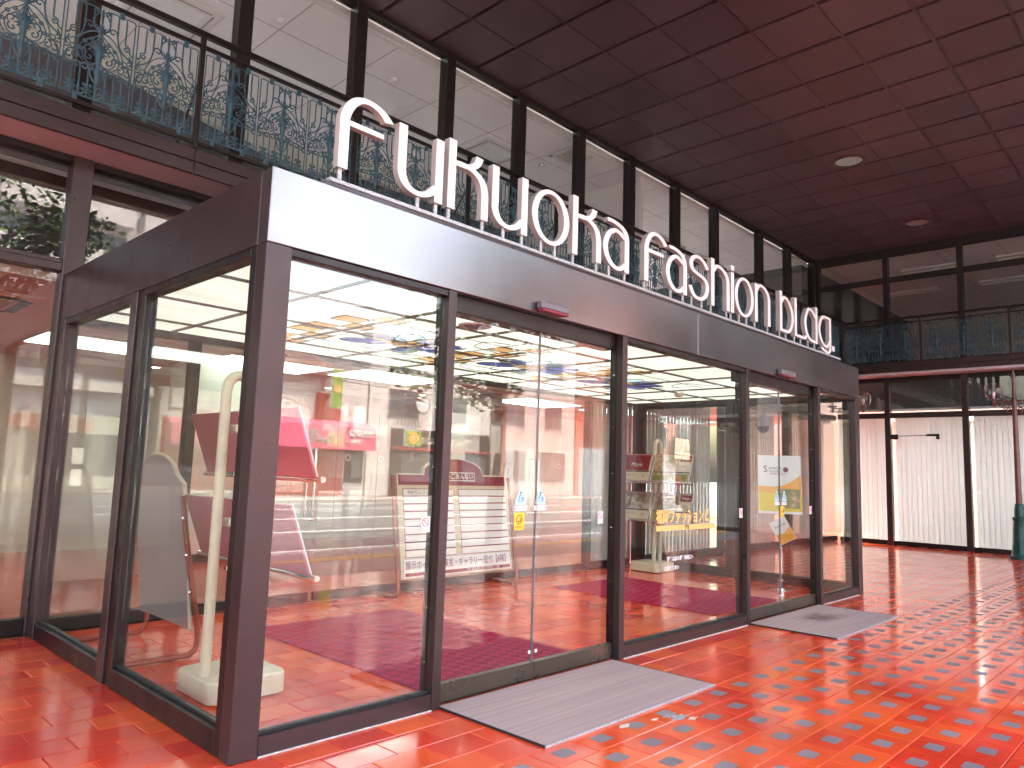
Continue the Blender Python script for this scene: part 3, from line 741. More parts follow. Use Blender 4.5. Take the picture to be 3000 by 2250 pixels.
cassette('ceiling_cassette', 'white ceiling air conditioner behind the upper windows over the first word', (6.5, 5.3, 6.624), M_WINT, 0, 0.95)
for x, y, lab in ((4.04, 4.64, 'small round white detector behind the upper window above the letter f'), (7.44, 4.95, 'small round white detector beside the square upper ceiling vent'), (2.3, 4.6, 'small round white detector behind the upper window nearest the corner')):
    t = thing('smoke_detector', lab, 'detector', (x, y, 6.624), 0, 'detectors on the upper ceiling')
    obj('body', MB().lathe([(0.055, 0), (0.055, -0.02), (0.04, -0.04), (0.02, -0.045)], n=14), M_WINT, t, 40)
t = thing('ceiling_vent', 'square ceiling vent behind the upper windows right of the first word', 'vent', (7.5, 4.35, 6.624))
for a in range(4): obj('frame', MB().box((-0.26, -0.26, -0.02), (0.26, -0.20, -0.001)), M_WINT, t, rot=(0, 0, a * math.pi / 2))
for k in range(6): box('slat', (-0.19, -0.19 + k * 0.065, -0.014), (0.19, -0.16 + k * 0.065, -0.004), M_BEIGE, t)
# lit fixture rows in the upper room (off: plain white troughs)
for k, (x, y) in enumerate(((10.6, 5.6), (12.4, 5.6), (14.2, 5.6), (11.4, 7.6), (13.6, 7.6), (18.0, 1.6), (18.0, -0.4), (20.2, 2.6), (20.2, 0.4))):
    t = thing('light_trough', 'long unlit white ceiling light trough in the upper rooms at the far end', 'ceiling light', (x, y, 6.624), 0, 'unlit troughs on the upper ceiling')
    for s in (-1, 1): box('edge', (-0.62 if x < 16 else s * 0.15 - 0.02, s * 0.15 - 0.02 if x < 16 else -0.62, -0.05), (0.62 if x < 16 else s * 0.15 + 0.02, s * 0.15 + 0.02 if x < 16 else 0.62, -0.002), M_WINT, t)
    box('reflector', (-0.6 if x < 16 else -0.13, -0.13 if x < 16 else -0.6, -0.02), (0.6 if x < 16 else 0.13, 0.13 if x < 16 else 0.6, -0.004), M_BOARDW, t)

# ---- far wing
wg = thing('wing_glazing', 'brown-framed two-storey glazed wing closing the right end of the portico', 'glass wall', (WX, 0, 0))
wy = [-7.1, -5.55, -4.0, -2.45, -0.90, 0.65, 2.20]
for y in wy:
    box('post', (-0.05, y - 0.06, 0), (0.09, y + 0.06, 3.76), M_BROWN, wg, 0.006)
for a, b in zip(wy, wy[1:] + [D]):
    a += 0.06; b -= 0.06
    box('sill', (-0.03, a, 0), (0.06, b, 0.10), M_DARK, wg, 0.004)
    box('pane', (0, a, 0.10), (0.008, b, 2.83), M_LGLASS, wg)
    box('transom', (-0.04, a, 2.83), (0.07, b, 2.95), M_BROWN, wg, 0.006)
    box('upper_pane', (0, a, 2.95), (0.008, b, 3.66), M_UGLASS, wg)
    box('head', (-0.04, a, 3.66), (0.07, b, 3.757), M_DARK, wg, 0.005)
uy = [-6.9, -5.39, -3.88, -2.37, -0.86, 0.655, 2.165, YW - 0.09]
for y in uy:
    box('mullion', (-0.05, y - 0.055, 3.97), (0.09, y + 0.055, ZC + 0.02), M_UPFRAME, wg, 0.006)
for a, b in zip(uy, uy[1:]):
    a += 0.055; b -= 0.055
    box('pane', (0, a, 4.0), (0.01, b, 5.98), M_UGLASS, wg)
    box('transom', (-0.04, a, 5.98), (0.07, b, 6.10), M_UPFRAME, wg, 0.005)
    box('pane', (0, a, 6.10), (0.01, b, 6.60), M_UGLASS, wg)
    box('head', (-0.04, a, 6.60), (0.12, b, ZC + 0.02), M_UPFRAME, wg, 0.005)
for k, (a, b) in enumerate(((-2.45, -0.90), (-0.90, 0.65), (0.65, 2.20), (2.20, D))):
    lab = ('pale vertical blind in the wing at the right edge of the picture', 'pale vertical blind in the wing behind the green lamp post', 'pale vertical blind in the wing behind the door closer arm', 'pale vertical blind in the wing next to the inner corner')[k]
    blinds(lab, (WX + 0.16, a + 0.01, 0), b - a - 0.02, 'y', 0.04, 2.86, 0.1025)
for k, y in enumerate((-1.6, 1.4)):
    t = thing('ceiling_light', ('fluorescent ceiling panel inside the wing near the right edge', 'fluorescent ceiling panel inside the wing near the inner corner')[k], 'ceiling light', (WX + 2.2, y, 2.998), 0, 'fluorescent panels in the wing room')
    box('frame', (-0.62, -1.02, -0.02), (0.62, 1.02, -0.002), M_WINT, t); box('diffuser', (-0.6, -1.0, -0.03), (0.6, 1.0, -0.021), L_FLUO2, t)
dc = thing('door_closer', 'black door closer with thin arm on the wing glass door', 'door closer', (WX - 0.07, 1.65, 2.40))
box('body', (-0.03, 0.33, -0.055), (0.03, 0.50, 0.06), M_RUBBER, dc, 0.01)
box('bracket', (-0.025, -0.50, 0.01), (0.025, -0.25, 0.06), M_RUBBER, dc, 0.006)
box('bracket', (-0.025, -0.50, -0.055), (0.025, -0.44, 0.008), M_RUBBER, dc, 0.006)
obj('arm', MB().tube([(0, 0.36, 0.02), (0, -0.27, 0.03)], 0.008), M_RUBBER, dc)
struct('wing_room_wall', MB().box((WX + 3.4, -9, -0.1), (WX + 3.5, D + 4, 3.7)).box((WX + 7.7, -9, 3.8), (WX + 7.8, 12, 6.7)), M_BEIGE)
struct('wing_room_floor', MB().box((WX + 0.1, -9, -0.2), (WX + 3.4, D, 0.0)).box((WX + 0.1, -9, 3.75), (WX + 8, YW + 0.02, 3.965)), M_BEIGE)
struct('wing_room_ceiling', MB().box((WX + 0.121, -9, 6.625), (WX + 8, YW + 0.059, 6.7)).box((WX + 0.1, -9, 3.0), (WX + 3.4, D, 3.05)), M_CTILE)
struct('wing_wall_and_void_shade', MB().box((WX + 0.061, YW + 0.06, 3.966), (WX + 8, YW + 0.2, 6.72)).box((WX + 0.1, -9.1, 3.966), (WX + 8, -9.0, 6.624)).box((WX + 0.5, -9, 3.051), (WX + 0.55, D, 3.74)), M_SLATE)  # walls closing the wing, plus a dark sheet as the ceiling void's shade

# ---- portico lights in the ceiling
for k, (x, y) in enumerate(lights_at):
    t = thing('downlight', ('large round recessed ceiling lamp nearer the sign', 'large round recessed ceiling lamp farther towards the wing')[k], 'downlight', (x, y, ZC - 0.012))
    obj('rim', MB().lathe([(0.28, 0.0), (0.28, -0.02), (0.25, -0.028), (0.235, -0.045), (0.22, -0.045), (0.215, -0.01)], n=28), M_CEILBAR, t, 40)
    obj('lens', MB().lathe([(0.214, -0.02), (0.16, -0.035), (0.05, -0.04)], n=28), L_DIM if k == 0 else mat('unlit_lens', (0.28, 0.19, 0.19), 0.3), t, 40)
t = thing('downlight', 'small dark unlit downlight in the portico ceiling near the windows', 'downlight', (7.6, 3.54, ZC - 0.012))
obj('rim', MB().lathe([(0.11, 0), (0.11, -0.012), (0.085, -0.012), (0.08, -0.002)], n=20), M_CEILBAR, t, 40)
obj('lens', MB().lathe([(0.079, -0.004), (0.05, -0.006)], n=20), M_CEILGAP, t, 40)

# ---- portico front: columns and arched beam
def column(label, x, y=-4.3, r=0.42):
    t = thing('column', label, 'column', (x, y, 0))
    obj('shaft', MB().bevbox((-r, -r * 0.8, 0.0), (r, r * 0.8, ZC), 0.06), M_BEIGE, t)
    obj('plinth', MB().bevbox((-r - 0.03, -r * 0.8 - 0.03, 0), (r + 0.03, r * 0.8 + 0.03, 0.12), 0.01), M_DARK, t)
cols = [-11.5, -5.6, 4.7, 9.6, 15.7]
for x, lab in zip(cols, ('pale stone portico column far left', 'pale stone portico column left behind the camera', 'pale stone portico column opposite the middle of the entrance', 'pale stone portico column opposite the right end of the entrance', 'pale stone portico column beside the wing')):
    if x in (4.7,): continue
    column(lab, x)
ab = thing('arched_beam', 'cream arched beam along the street edge of the portico', 'beam', (0, -4.62, 0))
M_ARCH = mat('cream_arch', (0.55, 0.46, 0.36), 0.6, var=0.08)
for a, b in zip([-11.5, -5.6, 9.6], [-5.6, 9.6, 15.7]):
    mb = MB(); N = 24; lo = []
    for k in range(N + 1):
        t = k / N; x = a + (b - a) * t; lo.append((x, 6.05 - 0.9 * abs(2 * t - 1) ** 3.0))
    mb.prism(lo + [(b, ZC + 0.1), (a, ZC + 0.1)], -0.14, 0.14)
    obj('arch', mb, M_ARCH, ab)

# ==================================================================== ENTRANCE VESTIBULE
ve = thing('entrance_vestibule', 'brown metal and glass entrance box with sliding doors under the white sign letters', 'entrance')
# fascia
box('front_fascia', (0.002, 0, ZB), (4.054, 0.10, ZT), M_FASCIA, ve, 0.004)
box('front_fascia', (4.058, 0, ZB), (W - 0.002, 0.10, ZT), M_FASCIA, ve, 0.004)
for x in (0.0, W - 0.10):
    box('side_fascia', (x, 0.102, ZB - 0.002), (x + 0.10, D - 0.062, ZT - 0.001), M_BROWN, ve, 0.004)
box('roof', (0.10, 0.10, ZT - 0.14), (W - 0.10, D - 0.06, ZT - 0.10), M_DARK, ve)
box('upstand', (0.31, 0.075, ZT - 0.10), (W - 0.4, 0.098, ZT + 0.055), M_BROWN, ve, 0.002)
box('sign_strip', (0.36, 0.068, ZT + 0.0555), (7.62, 0.16, ZT + 0.078), M_STRIP, ve, 0.002)
# corner posts with a groove between the two faces
for x0, x1 in ((0.0, 0.137), (W - 0.137, W)):
    obj('corner_post', MB().bevbox((x0, 0.001, 0), (x1, 0.10, ZB - 0.001), 0.004), M_BROWN, ve)
    box('corner_return', (x0 + 0.004 if x0 == 0 else x0 + 0.02, 0.104, 0), (x1 - 0.02 if x0 == 0 else x1 - 0.004, 0.167, ZB - 0.001), M_DARK, ve, 0.004)
for x0, x1 in ((0.0, 0.10), (W - 0.10, W)):
    box('back_post', (x0, D - 0.22, 0), (x1, D - 0.06, ZB - 0.002), M_BROWN, ve, 0.004)
    box('side_post', (x0, 1.655, 0), (x1 - 0.0, 1.765, ZB - 0.003), M_BROWN, ve, 0.004)
    box('side_post_cover', (x0 + 0.012, 1.545, 0), (x1 - 0.012, 1.653, ZB - 0.003), M_DARK, ve, 0.004)
    for y0, y1 in ((0.169, 1.543), (1.767, D - 0.222)):
        s = box('side_sill', (x0 + 0.004, y0, 0.0), (x1 - 0.012, y1, 0.115), M_DARK, ve, 0.004)
        box('gasket', (x0 + 0.035, y0, 0.1155), (x0 + 0.065, y1, 0.127), M_RUBBER, s)
        box('side_pane', (x0 + 0.045, y0, 0.128), (x0 + 0.055, y1, ZB - 0.045), M_GLASS, ve)
        box('side_head', (x0 + 0.004, y0, ZB - 0.045), (x1 - 0.012, y1, ZB - 0.003), M_DARK, ve, 0.003)
# front posts
for x in (1.234, 3.0054, 5.0368, 6.7837):
    p = box('front_post', (x - 0.062, 0.002, 0), (x, 0.055, ZB - 0.001), M_BROWN, ve, 0.003)
    box('post_back', (x - 0.058, 0.057, 0), (x - 0.006, 0.125, ZB - 0.001), M_DARK, ve, 0.003)
    for z in (0.25, 0.55, 0.95, 1.35, 1.7, 2.1):
        obj('screw', MB().tube([(x - 0.059, 0.085, z), (x - 0.0615, 0.085, z)], 0.006, 6), M_CHROME, p)
M_CAULK = mat('sealant', (0.62, 0.55, 0.50), 0.7, var=0.3, scale=25)
panes = []
for x0, x1 in ((0.138, 1.171), (3.006, 4.974), (6.785, W - 0.138)):
    s = box('front_sill', (x0, 0.008, 0), (x1, 0.11, 0.092), M_BROWN, ve, 0.004)
    box('sealant', (x0, 0.0, 0.001), (x1, 0.0079, 0.007), M_CAULK, s)
    box('gasket', (x0, 0.035, 0.0925), (x1, 0.065, 0.104), M_RUBBER, s)
    box('front_head', (x0, 0.012, ZB - 0.04), (x1, 0.10, ZB - 0.002), M_DARK, ve, 0.003)
    panes.append(box('front_pane', (x0, 0.043, 0.1045), (x1, 0.053, ZB - 0.04), M_GLASS, ve))
doors = []
for x0, x1 in ((1.236, 2.943), (5.039, 6.722)):
    box('door_header', (x0, 0.07, ZB - 0.105), (x1, 0.20, ZB - 0.002), M_DARK, ve, 0.004)
    box('door_track', (x0, 0.05, -0.004), (x1, 0.12, 0.012), M_CHROME, ve)
    mid = (x0 + x1) / 2
    for a, b in ((x0, mid - 0.002), (mid + 0.002, x1)):
        d = box('door_leaf', (a, 0.084, 0.11), (b, 0.094, ZB - 0.105), M_GLASS, ve)
        box('bottom_rail', (a, 0.062, 0.013), (b, 0.112, 0.112), M_BRONZE, d, 0.003)
        box('edge_strip', (b - 0.006, 0.081, 0.113), (b, 0.097, ZB - 0.106), M_PLASTIC, d) if b < mid else None
        doors.append(d)
    s = thing
for k, (x0, x1, lab) in enumerate(((1.935, 2.22, 'left'), (5.65, 5.99, 'right'))):
    t = box('door_sensor', (x0, -0.055, 2.425 if k == 0 else 2.42), (x1, -0.001, 2.475), M_PLASTIC, ve, 0.008)
    box('sensor_window', (x0 + 0.01, -0.058, 2.41), (x1 - 0.01, -0.01, 2.4245 if k == 0 else 2.4195), M_CRIM, t)

# luminous ceiling with stained glass
lc = box('ceiling_tray', (0.105, 0.13, 2.462), (W - 0.105, D - 0.07, 2.50), M_BOARDW, ve)
gx = [0.105] + [0.85 + 0.828 * k for k in range(9)]
gx = [g for g in gx if g < W - 0.2] + [W - 0.105]
gy = [0.13, 1.01, 1.91, 2.79, D - 0.07]
M_BAR = mat('bronze_ceiling_bar', (0.13, 0.08, 0.065), 0.4, 0.3)
for a, b in zip(gx, gx[1:]):
    for c, d in zip(gy, gy[1:]):
        p = box('ceiling_glass', (a + 0.012, c + 0.012, 2.452), (b - 0.012, d - 0.012, 2.4615), L_CEIL, ve)
for g in gx[1:-1]: box('ceiling_bar', (g - 0.011, 0.13, 2.437), (g + 0.011, D - 0.07, 2.4615), M_BAR, ve)
for g in gy[1:-1]: box('ceiling_bar', (0.105, g - 0.011, 2.4365), (W - 0.105, g + 0.011, 2.461), M_BAR, ve)
M_LEAD = mat('lead_came', (0.06, 0.042, 0.036), 0.5)
def came(pts, closed=False, r=0.0035):
    obj('lead_came', MB().tube([(x, y, 2.444) for x, y in pts], r, 4, closed=closed), M_LEAD, ve)
def piece(outline, m, z):
    obj('glass_piece', MB().prism(outline, z, z + 0.0015, 'z'), m, ve)
def petal(cx, cy, a, L, w, n=12):
    ca, sa = math.cos(R(a)), math.sin(R(a)); o = []
    for k in range(n):
        t = 2 * math.pi * k / n; u = L * 0.5 * (1 - math.cos(t)); v = w * math.sin(t) * (0.7 + 0.5 * math.sin(t / 2))
        o.append((cx + u * ca - v * sa, cy + u * sa + v * ca))
    return o
for fx in (2.39, 4.05, 5.70):
    cy_ = 1.98
    for k, (a, L, w, m) in enumerate(((10, 0.60, 0.12, L_BLUE), (55, 0.52, 0.13, L_GREY), (100, 0.50, 0.13, L_WHITE), (150, 0.58, 0.12, L_BLUE), (195, 0.56, 0.13, L_GREY), (240, 0.50, 0.12, L_PALE), (285, 0.52, 0.13, L_GREY), (330, 0.56, 0.12, L_BLUE))):
        o = petal(fx, cy_, a, L, w); piece(o, m, 2.4485 - 0.0004 * k); came(o, True, 0.0035)
        if m is L_GREY:
            o = petal(fx + 0.15 * math.cos(R(a)), cy_ + 0.15 * math.sin(R(a)), a + 10, L * 0.55, w * 0.5); piece(o, L_BLUE, 2.4448 - 0.0003 * k)
    for a in range(0, 360, 60):
        o = petal(fx, cy_, a + 20, 0.18, 0.05); piece(o, L_ORANGE, 2.4432)
        came(o, True, 0.003)
    # chains of orange squares and thin leads between flowers
    for q in (-1, 1):
        xb = fx - 0.82 if fx < 5 or q < 2 else fx + 0.82
        for k in range(4):
            w_, h_ = 0.23, 0.19
            x0 = xb - 0.23 + (k % 2) * 0.23; y0 = cy_ + q * (0.02 + k * 0.205) - (0 if q > 0 else h_)
            piece([(x0, y0), (x0 + w_, y0), (x0 + w_, y0 + h_), (x0, y0 + h_)], L_ORANGE, 2.4488)
            came([(x0, y0), (x0 + w_, y0), (x0 + w_, y0 + h_), (x0, y0 + h_)], True, 0.004)
    for dx in (-0.61, 0.61):
        if 0.15 < fx + dx < W - 0.15: came([(fx + dx, 1.03), (fx + dx, 2.77)])
    for yy in (1.33, 2.43): came([(max(0.12, fx - 0.8), yy), (min(W - 0.12, fx + 0.8), yy)])
    came(smoothline([(fx + 0.55, 1.2), (fx + 0.35, 1.3), (fx + 0.45, 1.55), (fx + 0.8, 1.62)]))
    came(smoothline([(fx - 0.6, 2.3), (fx - 0.4, 2.62), (fx + 0.1, 2.66), (fx + 0.4, 2.45)]))
t = thing('ceiling_speaker', 'round speaker grille in the luminous ceiling behind the first sliding door', 'speaker', (2.18, 0.85, 2.45))
obj('rim', MB().lathe([(0.13, 0), (0.13, -0.012), (0.10, -0.016), (0.095, -0.004)], n=24), M_PINK, t, 40)
obj('grille', MB().lathe([(0.094, -0.006), (0.05, -0.01)], n=24), M_PLASTIC, t, 40)
t = thing('smoke_detector', 'white smoke detector on the luminous ceiling above the right sliding door', 'detector', (6.9, 1.9, 2.428))
obj('body', MB().lathe([(0.06, 0.03), (0.06, -0.01), (0.045, -0.03), (0.02, -0.035)], n=16), M_MINT, t, 40)
t = thing('dome_camera', 'grey security dome camera inside the right end of the entrance box', 'camera', (7.78, 1.15, 2.08))
obj('housing', MB().lathe([(0.05, 0.12), (0.075, 0.08), (0.085, 0.0), (0.085, -0.03)], n=18), M_PLASTIC, t, 40)
obj('dome', MB().lathe([(0.075, -0.03), (0.07, -0.07), (0.045, -0.105), (0.01, -0.115)], n=18), M_RUBBER, t, 40)
obj('bracket', MB().tube([(0, 0, 0.10), (0.03, 0, 0.17), (0.17, 0, 0.18)], 0.02), M_PLASTIC, t)

# ---- sign letters: drawn in a space where x is squeezed by 2.1, uniform pen, then stretched
SX, PEN = 2.1, 0.0295
def stroke(pts, sm=True, pen=PEN, n=5):
    p = [Vector((x / SX, z)) for x, z in (smoothline(pts, n) if sm and len(pts) > 2 else pts)]
    L, Rr = [], []
    for i in range(len(p)):
        t0 = (p[i] - p[i - 1]).normalized() if i else None
        t1 = (p[i + 1] - p[i]).normalized() if i < len(p) - 1 else None
        t = ((t0 or t1) + (t1 or t0)).normalized()
        k = 1 / max(0.35, t.dot(t1 or t0)); nn = Vector((-t.y, t.x)) * pen / 2 * k
        L.append(p[i] + nn); Rr.append(p[i] - nn)
    return [(q.x * SX, q.y) for q in L + Rr[::-1]]
F_ = [([(.031, 0), (.031, .24)], 0), ([(.031, .24), (.033, .30), (.056, .357), (.092, .402), (.135, .425), (.189, .431), (.248, .418), (.295, .391), (.324, .361)], 1), ([(.055, .268), (.292, .268)], 0)]
U_ = [([(.031, .40), (.031, .13)], 0), ([(.031, .13), (.036, .10), (.058, .058), (.10, .026), (.165, .0148), (.225, .030), (.265, .058), (.30, .095)], 1), ([(.317, .403), (.317, 0)], 0)]
K_ = [([(.031, 0), (.031, .446)], 0), ([(.05, .303), (.115, .303), (.165, .309), (.21, .325), (.245, .355), (.265, .401)], 1), ([(.05, .303), (.13, .309), (.2, .300), (.257, .277), (.298, .238), (.316, .185), (.321, .14)], 1), ([(.321, .14), (.321, 0)], 0)]
O_ = 'o'
A_ = [([(.053, .378), (.128, .380), (.242, .358), (.30, .312), (.3165, .25)], 1), ([(.3165, .25), (.3165, 0)], 0), ([(.30, .272), (.21, .308), (.15, .312), (.08, .272), (.045, .22), (.031, .165), (.045, .105), (.085, .052), (.15, .017), (.21, .013), (.26, .033), (.30, .065)], 1)]
S_ = [([(.348, .317), (.286, .370), (.21, .397), (.135, .395), (.07, .36), (.055, .31), (.08, .268), (.145, .245), (.255, .225), (.322, .195), (.345, .142), (.321, .07), (.255, .025), (.19, .0148), (.12, .025), (.07, .06), (.038, .11)], 1)]
H_ = [([(.031, 0), (.031, .452)], 0), ([(.045, .335), (.085, .38), (.151, .397), (.24, .375), (.31, .325), (.331, .26)], 1), ([(.331, .26), (.331, 0)], 0)]
N_ = [([(.031, 0), (.031, .40)], 0), H_[1], H_[2]]
I_ = [([(.031, 0), (.031, .402)], 0), ([(.034, .420), (.034, .470)], 0)]
B_ = [([(.031, 0), (.031, .44)], 0), ([(.045, .32), (.09, .372), (.14, .385), (.22, .36), (.30, .28), (.333, .2), (.315, .11), (.265, .045), (.21, .0148), (.14, .0148)], 1), ([(.14, .0148), (.06, .0148)], 0)]
L_ = [([(.033, 0), (.033, .438)], 0), ([(.06, .0148), (.27, .0148)], 0), ([(.27, .0148), (.30, .025), (.322, .052)], 1)]
D_ = [([(.357, 0), (.357, .435)], 0), ([(.34, .30), (.25, .360), (.137, .375), (.06, .29), (.036, .195), (.07, .1), (.13, .045), (.21, .0148)], 1), ([(.21, .0148), (.33, .0148)], 0)]
G_ = [([(.345, .365), (.17, .362), (.08, .3), (.037, .19), (.08, .09), (.16, .028), (.243, .012), (.31, .035), (.36, .09)], 1), ([(.375, .38), (.375, .10)], 0), ([(.375, .10), (.375, .02), (.355, -.035), (.29, -.058), (.20, -.045), (.10, -.018)], 1)]
P_ = [([(.0375, -.015), (.0375, .047)], 0)]
sign = thing('letter_sign', 'white three-dimensional lettering standing on the fascia of the glass entrance box', 'sign', (0, 0.10, 2.942))
word = [('f', F_, .42), ('u', U_, .816), ('k', K_, 1.203), ('u', U_, 1.585), ('o', O_, 1.976), ('k', K_, 2.421), ('a', A_, 2.796), ('f', F_, 3.36), ('a', A_, 3.690), ('s', S_, 4.055), ('h', H_, 4.470), ('i', I_, 4.857), ('o', O_, 4.936), ('n', N_, 5.368), ('b', B_, 5.957), ('l', L_, 6.338), ('d', D_, 6.60), ('g', G_, 7.004), ('.', P_, 7.434)]
DEP = 0.046
for ch, strokes, x0 in word:
    mb = MB()
    if strokes == 'o':
        N = 40; vs = []
        for k in range(N):
            a = 2 * math.pi * k / N; ca, sa = math.cos(a), math.sin(a)
            for (rx, rz) in ((.2035, .2), (.143, .1715)):
                for y in (0, DEP): vs.append((.2025 + rx * ca, y, .2 + rz * sa))
        fs = []; ms = []
        for k in range(N):
            j = (k + 1) % N; a, b = 4 * k, 4 * j
            mb_f = [((a, a + 2, b + 2, b), 0), ((a + 1, b + 1, b + 3, a + 3), 1), ((a, b, b + 1, a + 1), 1), ((a + 2, a + 3, b + 3, b + 2), 1)]
            for f, mi in mb_f: fs.append(f); ms.append(mi)
        mb.add(vs, fs); mb.m = ms
    else:
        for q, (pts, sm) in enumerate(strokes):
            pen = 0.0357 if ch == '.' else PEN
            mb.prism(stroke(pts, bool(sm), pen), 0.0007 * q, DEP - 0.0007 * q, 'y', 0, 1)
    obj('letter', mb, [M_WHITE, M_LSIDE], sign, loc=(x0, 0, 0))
for x in (.45, .99, 1.13, 1.235, 1.525, 1.72, 1.90, 2.10, 2.25, 2.455, 2.74, 2.90, 3.11, 3.39, 3.80, 4.0, 4.15, 4.33, 4.50, 4.80, 4.89, 5.06, 5.22, 5.40, 5.70, 5.99, 6.15, 6.37, 6.55, 6.75, 6.94, 7.15, 7.3):
    box('support_pin', (x - 0.011, 0.018, -0.0845), (x + 0.011, 0.03, 0.03), M_STRIP, sign)

# ---- stickers and lettering on the glass
def decal(name, parent, outline, y, m, dy=0.001):
    return obj(name, MB().prism(outline, y - dy, y, 'y'), m, parent)
def rect(x0, z0, x1, z1): return [(x0, z0), (x1, z0), (x1, z1), (x0, z1)]
for d, x, mir in ((doors[0], 1.932, 0), (doors[1], 2.128, 1), (doors[2], 5.80, 0), (doors[3], 5.98, 1)):
    tri = decal('caution_sticker', d, [(x - 0.05, 1.125), (x + 0.05, 1.125), (x + 0.05, 1.155), (x + 0.006, 1.235), (x - 0.006, 1.235), (x - 0.05, 1.155)], 0.0835, M_LBLUE)
    text('lettering', '注意', 0.038, M_BLUE, tri, (x, 0.0822, 1.158))
    obj('figure', MB().tube([(x - 0.014, 0.0822, 1.178), (x, 0.0822, 1.193), (x - 0.008, 0.0822, 1.207), (x + 0.012, 0.0822, 1.203)], 0.003, 5), M_INK, tri)
    lab = decal('maker_sticker', d, rect(x - 0.062, 1.086, x + 0.062, 1.118), 0.0835, M_WHITE)
    c = x - 0.045 if not mir else x + 0.045
    obj('crescent', MB().tube([(c + (-1 if not mir else 1) * 0.010 * math.cos(R(a)), 0.0825, 1.102 + 0.010 * math.sin(R(a))) for a in range(-100, 101, 25)], 0.003, 5), M_BLUE, lab)
    text('lettering', 'AUTODOOR', 0.016, M_PLASTIC, lab, (x + (0.012 if not mir else -0.012), 0.0822, 1.101))
for d, x in ((doors[0], 1.925), (doors[2], 5.93)):
    yl = decal('trolley_sticker', d, rect(x - 0.046, 0.962, x + 0.046, 1.074), 0.0835, M_YELLOW)
    obj('ring', MB().tube([(x + 0.028 * math.cos(2 * math.pi * k / 14), 0.082, 1.030 + 0.028 * math.sin(2 * math.pi * k / 14)) for k in range(14)], 0.003, 5, closed=True), M_RED, yl)
    obj('figure', MB().tube([(x - 0.015, 0.0822, 1.018), (x + 0.012, 0.0822, 1.018), (x + 0.014, 0.0822, 1.04)], 0.004, 5), M_INK, yl)
    text('lettering', '台車禁止', 0.022, M_INK, yl, (x, 0.082, 0.978))
for d, x, yy in ((panes[0], 1.10, 0.0425), (doors[1], 2.80, 0.0835), (panes[1], 4.93, 0.0425), (doors[3], 6.66, 0.0835)):
    s = decal('pinch_sticker', d, rect(x - 0.032, 0.98, x + 0.032, 1.068), yy, M_WHITE)
    obj('ring', MB().tube([(x + 0.023 * math.cos(2 * math.pi * k / 14), yy - 0.0015, 1.036 + 0.023 * math.sin(2 * math.pi * k / 14)) for k in range(14)], 0.0025, 5, closed=True), M_RED, s)
    obj('bar', MB().tube([(x - 0.016, yy - 0.0015, 1.052), (x + 0.016, yy - 0.0015, 1.020)], 0.0025, 5), M_RED, s)
    text('lettering', 'ひらくドアに\nちゅうい', 0.0115, M_BLUE, s, (x, yy - 0.0015, 0.999))
for d in doors:
    xs = [v.co.x for v in d.data.vertices]; e = max(xs) if doors.index(d) % 2 == 0 else min(xs)
    obj('latch_dot', MB().lathe([(0.012, 0), (0.012, 0.003), (0.004, 0.005)], n=12), M_WHITE, d, loc=(e + (-0.03 if doors.index(d) % 2 == 0 else 0.03), 0.0835, 0.175), rot=(R(90), 0, 0))
pn = panes[1]
text('glass_lettering', '福岡ファッションビル', 0.118, M_GOLD, pn, (3.955, 0.0415, 1.008), bold=0.004, squeeze=0.80, depth=0.0005)
ul = decal('glass_underline', pn, rect(3.487, 0.902, 4.428, 0.945), 0.0425, M_GOLD)
text('lettering', 'FFB', 0.048, M_INK, ul, (3.955, 0.0408, 0.923), bold=0.001)
text('glass_lettering', '荷物は裏の荷物専用口へ', 0.038, M_WHITE, pn, (3.86, 0.0415, 0.672), bold=0.002)
text('glass_lettering', 'お廻り下さい', 0.038, M_WHITE, pn, (3.72, 0.0415, 0.60), bold=0.002)

# chipped and patched tile spots before the nearer doormat
M_PATCH = mat('cement_patch', (0.36, 0.33, 0.33), 0.8, var=0.4, scale=60); M_CHIP = mat('bare_biscuit', (0.66, 0.50, 0.40), 0.8, var=0.2, scale=40)
for cx_, cy2, rr_, m_ in ((2.16, -0.97, 0.055, M_PATCH), (2.20, -1.03, 0.028, M_CHIP), (1.80, -0.85, 0.030, M_CHIP), (2.02, -0.90, 0.018, M_CHIP), (2.12, -0.92, 0.024, M_PATCH)):
    o = [(cx_ + rr_ * (1 + random.uniform(-0.5, 0.3)) * math.cos(k * math.pi / 6) * 1.5, cy2 + rr_ * (1 + random.uniform(-0.5, 0.3)) * math.sin(k * math.pi / 6) * 0.7) for k in range(12)]
    obj('chip', MB().prism(o, 0.0016, 0.0026, 'z'), m_, floor)

# ==================================================================== THINGS IN AND AROUND THE ENTRANCE
# mats outside
for x0, x1, lab, worn in ((1.237, 2.90, 'grey ribbed doormat before the nearer sliding door', 0), (5.043, 6.688, 'grey ribbed doormat with dark worn patch before the far sliding door', 1)):
    t = thing('doormat', lab, 'doormat', (x0, -0.777, 0.001))
    w = x1 - x0; k = int(w / 0.0095)
    mb = MB().box((0, 0, 0), (w, 0.80, 0.007)); N = 82
    for q in range(N):
        y = q * 0.80 / N; mb.box((0.004, y + 0.001, 0.0071), (w - 0.004, y + 0.0072, 0.0105))
    obj('ribbed_surface', mb, M_MAT, t)
    box('edging', (-0.006, -0.004, 0), (-0.0005, 0.80, 0.011), M_RUBBER, t); box('edging', (w + 0.0005, -0.004, 0), (w + 0.006, 0.80, 0.011), M_RUBBER, t)
    box('edging', (-0.006, -0.012, 0), (w + 0.006, -0.0045, 0.011), M_STRIP, t)
